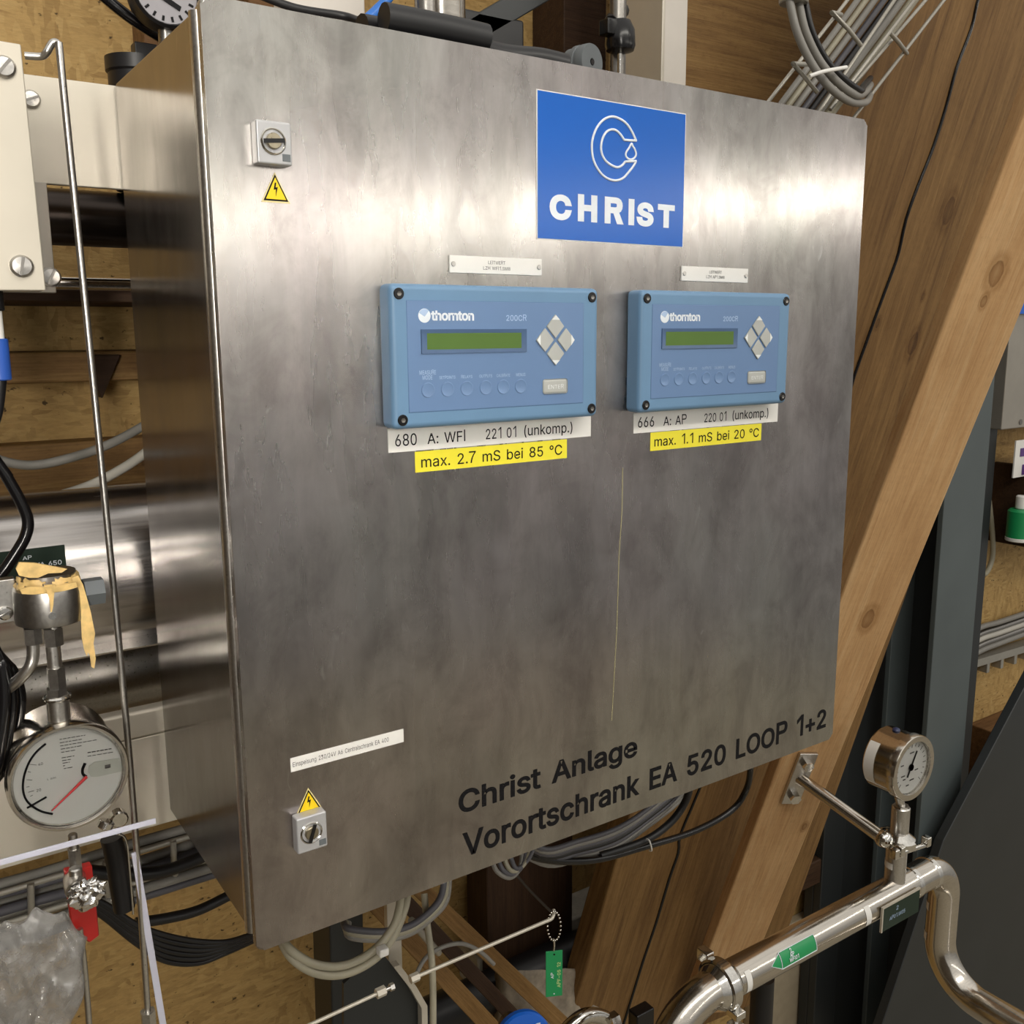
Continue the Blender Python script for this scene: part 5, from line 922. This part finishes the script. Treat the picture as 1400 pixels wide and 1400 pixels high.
gcx = at(1250, 1051, py-.03); gR = rpx(46.5, gcx); gcx = V((gcx.x, py-.03, gcx.z))
pg = thing('pressure_gauge', (gx, py, zq(1106)), 'round steel pressure gauge with a white dial on the process pipe at the right', 'gauge')
MB().lathe(gcx+Y*.066, -Y, [(.001, 0), (gR*.90, 0), (gR*.95, .004), (gR*.95, .048), (gR*1.0, .050), (gR*1.0, .064), (gR*.98, .066), (gR*.82, .066), (gR*.80, .060), (gR*.80, .056)], 56, capped=False).build('case', 'inox', pg)
dl = MB().lathe(gcx+Y*.009, -Y, [(gR*.81, 0), (gR*.81, .001), (.001, .001)], 48).build('dial', 'dial', pg)
f_ = gcx+Y*.0075
for k in range(19):
    t_ = math.radians(225-270*k/18); c_ = V((math.cos(t_), 0, math.sin(t_))); MB().obox(f_+c_*gR*.68, c_*gR*(.07 if k % 3 == 0 else .045), Y*.0003, c_.cross(Y)*.0005).build('tick', 'greyink', dl)
t_ = math.radians(62); c_ = V((math.cos(t_), 0, math.sin(t_))); MB().obox(f_+c_*gR*.1-Y*.001, c_*gR*.42, Y*.0004, c_.cross(Y)*.0016).build('needle', 'ink', dl)
MB().cyl(f_, f_-Y*.003, gR*.10).build('hub', 'ink', dl)
q = MB()   # blurred marks of the dial print
for dx_, dz_, ln in ((-.35, -.2, .18), (-.28, -.32, .12), (-.42, .15, .14), (.1, -.42, .2), (.3, -.15, .16), (.02, .45, .2), (-.1, -.55, .14)):
    q.obox(f_+X*gR*dx_+Z*gR*dz_, X*gR*ln*.5, Y*.0002, Z*.0011)
q.build('dial_marks', 'greyink', dl)
MB().cyl(gcx+Y*.006, gcx+Y*.0045, gR*.80, seg=48).build('glass', 'glass', pg)
q = MB(); q.lathe(gcx+Y*.052, -Y, [(gR*.95+.0008, -.010), (gR*.95+.0008, .010)], 18, capped=False, arc=1.35, start=-.8); ws = q.build('white_label', 'white', pg, 180)
MB().cyl(V((gcx.x, py+.0, gcx.z-gR*.9)), V((gx+.004, py, zq(1106))), .0075, seg=16).build('stem', 'satin', pg)
MB().hexn(V((gx+.004, py, zq(1112))), V((gx+.004, py, zq(1104))), .013).build('nut', 'satin', pg)
MB().ball(gcx+V((.0, .04, gR*.97)), .007, 12, (1, 1, .6)).build('vent_plug', plain('plug_blue', '#2a3358', .4), pg)
# support stay from the brace to the tee
bf = BASE[brace]
s0 = on_face(1091, 1062, bf, bn, 0); s1 = V((gx-rt_*2.2, py+.005, zq(1142)))
t = thing('pipe_stay', s0, 'round steel stay reaching from a plate on the light brace to the gauge clamp', 'stay')
MB().cyl(s0, s1, rpx(8.5, s0)).build('rod', 'inox', t)
MB().obox(s0-bn*.004, bd*.062, bw*.019, bn*.004, .002).build('foot_plate', 'satin', t)
for k in (-.04, .04): MB().hexn(s0+bd*k-bn*.006, s0+bd*k-bn*.020, .011).build('bolt', 'chrome', t)
MB().ball(s1, .016, 14).build('joint', 'chrome', t)
o = MB().cyl(V((at(1040, 1400, .22).x, .22, -1.75)), V((at(1040, 1400, .22).x, .22, at(1040, 1338, .22).z)), .02, seg=24).build('support_post', 'black'); tag(o, 'black round post standing under the lower end of the process pipe', 'post')
a = at(878, 1388, .33); q = MB(); q.box(a.x-.02, a.x+.02, .32, .345, a.z-.03, a.z+.012, .003); o = q.build('pipe_bracket', 'blackgloss'); tag(o, 'small black bracket at the bottom edge behind the pipe bend', 'bracket')

# ------------------------------------------------------------------ above the cabinet
t = thing('rear_gauge', at(225, 20, .36), 'grey faced round gauge with black rim peeping over the cabinet top left corner', 'gauge')
c_ = at(228, -12, .36); r_g = rpx(47, c_)
MB().lathe(c_+Y*.03, -Y, [(.001, 0), (r_g*.95, 0), (r_g, .01), (r_g, .03), (r_g*.93, .033), (r_g*.88, .03), (r_g*.88, .027)], 48, capped=False).build('case', 'black', t)
dl2 = MB().lathe(c_+Y*.004, -Y, [(r_g*.9, 0), (r_g*.9, .001), (.001, .001)], 48).build('dial', plain('dial_grey', '#9a979c', .4), t)
for k in range(9):
    f = math.radians(200+20*k); d_ = V((math.cos(f), 0, math.sin(f))); MB().obox(c_+Y*.0025+d_*r_g*.74, d_*r_g*.07, Y*.0004, d_.cross(Y)*.0012).build('tick', 'ink', dl2)
MB().obox(c_+Y*.002+V((.004, 0, -.010)), V((.010, 0, -.005)), Y*.0005, V((.001, 0, .0024))).build('needle', 'ink', dl2)
MB().cyl(c_-Z*r_g*.95+Y*.015, V((c_.x, c_.y+.015, .80)), .008).build('stem', 'darkinox', t)
cable('black_cable', [(120, -25, .40), (150, 2, .40), (178, 24, .40), (205, 42, .41), (235, 60, .43)], .0062, 'blackgloss', 'black cable slanting toward the gauge above the cabinet top left corner')
c_ = at(188, 100, .44); rk = rpx(40, c_)
t = thing('pipe_collar', V((c_.x, .44, .69)), 'dark pipe end with a ribbed collar behind the cabinet top left corner', 'pipe')
zt = lambda v: at(165, v, .40).z
MB().cyl(V((c_.x, .44, .71)), V((c_.x, .44, zt(84))), rk*.95, seg=32).build('pipe', 'black', t)
MB().lathe(V((c_.x, .44, zt(88))), Z, [(rk*.96, 0), (rk*1.02, .002), (rk*1.02, zt(66)-zt(88)), (rk*.8, zt(64)-zt(88)), (.001, zt(64)-zt(88))], 36).build('collar', 'black', t)
MB().obox(V((c_.x+.004, .44-rk*.6, zt(60))), X*.012, Y*.01, Z*.008, .001).build('lug', 'black', t)
q = MB(); q.box(at(195, 30, .62).x, at(300, 30, .62).x, .62, .68, .80, 1.7, .003); o = q.build('rear_stud', 'plank'); tag(o, 'brown stud on the wall behind the gauge over the cabinet top left corner', 'stud')

a, b = at(382, 5, .30), at(495, 25, .30)
o = MB().box(a.x, b.x, .29, .32, .80, 1.3, .003).build('white_board', 'whitepanel'); tag(o, 'plain white panel standing behind the cabinet top edge', 'panel')
o = MB().box(at(340, 5, .5).x, at(384, 5, .5).x, .50, .55, .5, 1.5, .003).build('dark_upright', 'plank'); tag(o, 'brown upright left of the white panel above the cabinet', 'upright')
o = MB().tube([at(555, -40, .22), at(530, -2, .22), at(515, 14, .22), at(498, 30, .22), at(485, 45, .22)], .0055, 10).build('blue_tube', plain('hose_blue', '#2f6fc4', .35)); tag(o, 'bright blue tube above the cabinet beside the white panel', 'tube')
hx0, hx1, hx2 = at(512, 26, .04).x, at(650, 56, .04).x, at(775, 90, .04).x
o = MB().tube([V((hx0-.01+(hx2-hx0+.01)*k/8, .045+.004*math.sin(k*1.3), .8125+.0015*math.sin(k*2.1))) for k in range(9)], .0105, 12).build('black_hose', 'black'); tag(o, 'black hose lying along the cabinet top', 'hose')
o = MB().tube([V((hx0, .022, .8155)), V(((hx0+hx1)/2, .022, .8160)), V((hx1, .022, .8150))], .0125, 14).build('black_sleeve', plain('sleeve_grey', '#18181a', .5)); tag(o, 'short thick black sleeve in front of the hose on the cabinet top', 'hose')
cable('black_cable', [(325, -20, .20), (400, 10, .19), (470, 22, .18), (500, 32, .16), (540, 38, .15)], .004, 'black', 'thin black cable running onto the cabinet top from behind the white panel')
t = thing('machine_part', at(600, 40, .25), 'shiny metal pump housing standing on the cabinet behind the black hose', 'pump')
c_ = V((at(603, 20, .22).x, .22, .797)); rm = rpx(30, c_)
MB().lathe(c_, Z, [(rm*.8, 0), (rm*.8, .03), (rm*.95, .045), (rm*1.1, .06), (rm*1.1, .15)], 28).build('housing', 'inox', t)
MB().lathe(c_, Z, [(rm*1.0, .0), (rm*1.0, .006), (rm*.8, .010)], 28).build('base_flange', 'satin', t)
for k in (-1, 1): MB().hexn(c_+X*rm*.9*k-Y*.02+Z*.004, c_+X*rm*.9*k-Y*.02+Z*.018, .008).build('bolt', 'satin', t)
MB().cyl(c_+V((-rm*1.0, -.01, .05)), c_+V((-rm*1.0, -.01, .15)), .012).build('side_tube', 'darkinox', t)
q = MB(); a, b = at(615, 60, .40), at(760, -25, .40); d_ = (b-a); s_ = V((-d_.z, 0, d_.x)).normalized()*rpx(16, a)
q.obox((a+b)/2, d_*.6, Y*.015, s_, .002); o = q.build('dark_strut', 'dkgrey'); tag(o, 'dark steel strut slanting up to the right above the cabinet', 'strut')
q = MB(); q.box(at(630, 60, .38).x, at(720, 30, .38).x, .385, .45, .80, at(690, 20, .38).z, .004); o = q.build('dark_block', 'black'); tag(o, 'dark block under the slanting steel strut above the cabinet', 'block')
q = MB(); q.box(at(762, 40, .72).x, at(820, 40, .72).x, .70, .80, .6, 1.7, .003); o = q.build('dark_stud', 'darkwood'); tag(o, 'dark stud on the wall behind the grey cap above the cabinet', 'stud')
c_ = at(808, 85, .16); rc = rpx(24, c_)
t = thing('grey_end_cap', c_-Z*rc, 'round grey end cap with a centre hole standing on the cabinet top', 'cap')
d_ = V((.25, -1, -.02)).normalized(); q = MB(); q.lathe(c_-d_*.05, d_, [(rc*.9, .022), (rc*.9, .03), (rc, .032), (rc, .037), (rc*.92, .038), (rc*.92, .041), (rc, .042), (rc, .05), (rc*.96, .052), (rc*.2, .052), (rc*.17, .046), (.001, .046)], 40).build('body', 'greyplastic', t)
MB().cyl(c_+d_*.0005, c_+d_*.0026, rc*.16, seg=16).build('hole', 'blackgloss', t)
c_ = at(848, 48, .28); kr = rpx(20, c_)
t = thing('knob_valve', V((c_.x, .28, .80)), 'black knob on a thin rod above the cabinet left of the grey strut', 'knob')
q = MB(); q.lathe(c_-Z*kr*1.0, Z, [(kr*.35, -kr*.15), (kr*.95, 0), (kr*1.05, kr*.3), (kr*1.0, kr*1.3), (kr*.7, kr*1.9), (kr*.3, kr*2.0)], 28).build('knob', 'blackgloss', t)
MB().box(c_.x-kr*1.5, c_.x-kr*.6, .27, .29, c_.z-kr*.2, c_.z+kr*.8, .002).build('wing', 'blackgloss', t)
MB().cyl(V((c_.x, .28, .797)), V((c_.x, .28, c_.z-kr*.9)), .0032).build('rod', 'chrome', t)
MB().cyl(V((c_.x+.012, .30, .797)), V((c_.x+.012, .30, c_.z+.2)), .0115).build('pipe', 'darkinox', t)
MB().tube([c_+V((0, .02, kr)), c_+V((.012, .03, kr*1.5)), c_+V((.045, .05, kr*2.6))], .010, 10).build('arm', 'black', t)
a, b = at(872, 60, .34), at(938, 100, .34)
t = thing('strut_channel', V((a.x, .34, .8)), 'grey steel strut channel standing upright above the cabinet right of the black knob', 'strut')
MB().box(at(903, 60, .34).x, b.x, .34, .345, .79, 1.4, .001).build('front_flange', 'whitepanel', t)
MB().box(at(903, 60, .34).x-.002, at(903, 60, .34).x+.004, .335, .42, .79, 1.4, .001).build('side_flange', 'plate', t)
MB().box(at(873, 60, .40).x, at(905, 60, .40).x, .40, .42, .79, 1.4, .001).build('web', 'platedim', t)
# wire basket over the rafter, top right, with cables
def bask(u, v, y): return at(u, v, y)
yt = .13
t = thing('wire_basket_tray', bask(1170, 80, yt), 'zinc wire basket tray climbing the aged timber at the top right', 'cable tray')
for (a, b, y_) in (((1030, 165), (1190, -40), yt), ((1105, 175), (1250, -40), yt-.02), ((1135, 150), (1250, 0), yt-.03), ((1160, 170), (1310, -25), yt), ((1150, 135), (1300, -40), yt-.01)):
    MB().tube([bask(*a, y_), bask(*b, y_)], .0026, 8, 1).build('wire', 'zinc', t)
MB().tube([bask(1150, 20, yt), bask(1137, 17, yt-.03), bask(1160, 40, yt-.035), bask(1177, 62, yt-.03)], .003, 8, 1).build('rung', 'zinc', t)
MB().tube([bask(1105, 88, yt), bask(1084, 87, yt-.03), bask(1100, 105, yt-.035), bask(1117, 126, yt-.03)], .003, 8, 1).build('rung', 'zinc', t)
MB().tube([bask(1217, 45, yt-.02), bask(1228, 57, yt-.02), bask(1240, 73, yt)], .003, 8, 1).build('rung', 'zinc', t)
for i, (o_, mt_, wpx) in enumerate(((0, 'gcable', 9), (11, 'bcable', 9), (23, 'gcable', 10), (36, 'dcable', 9), (47, 'black', 9), (60, 'gcable', 12), (76, 'bcable', 15))):
    a = bask(1045+o_, 175, yt+.012); cable('basket_cable', [(1040+o_, 180, yt+.012), (1090+o_, 112, yt+.012), (1140+o_, 45, yt+.012), (1205+o_, -45, yt+.012)], rpx(wpx/2, a), mt_, '%s cable in the wire basket at the top right, %s from the left' % ({'gcable': 'grey', 'bcable': 'beige', 'dcable': 'slate', 'black': 'black'}[mt_], ('first', 'second', 'third', 'fourth', 'fifth', 'sixth', 'seventh')[i]), 'cables in the top right basket')
for i, (o_, mt_, wpx) in enumerate(((0, 'gcable', 11), (12, 'gcable', 11), (21, 'black', 9))):
    a = at(1090, 60, .08); cable('drop_cable', [(1075+o_*.9, -30, .09), (1081+o_, 8, .08), (1090+o_, 45, .075), (1108+o_*1.1, 84, .07), (1132+o_*1.2, 117-o_*.3, .065), (1160+o_*.8, 138-o_*.7, .07), (1183-o_*.1, 140-o_*1.1, .10), (1190, 128-o_, .14)], rpx(wpx/2, a), mt_, '%s cable bending from the conduit end into the wire basket, %s' % (('grey', 'grey', 'black')[i], ('outer', 'middle', 'innermost')[i]), 'cables bending into the basket')
t = thing('conduit_end', at(1085, 0, .085), 'grey conduit end at the top edge from which three cables drop', 'conduit')
c_ = at(1085, 4, .085); MB().cyl(c_, c_+Z*.12, rpx(19, c_), seg=24, bev=.001).build('tube', 'greyplastic', t); MB().cyl(c_-Z*.001, c_+Z*.008, rpx(19.8, c_), seg=24, bev=.001).build('ferrule', 'zinc', t)
o = MB().tube([at(1107, 104, .055), at(1125, 98, .05), at(1140, 95, .05), at(1157, 92, .052)], .0024, 8).build('cable_tie', 'white'); tag(o, 'white cable tie around the cables bending into the basket', 'cable tie')
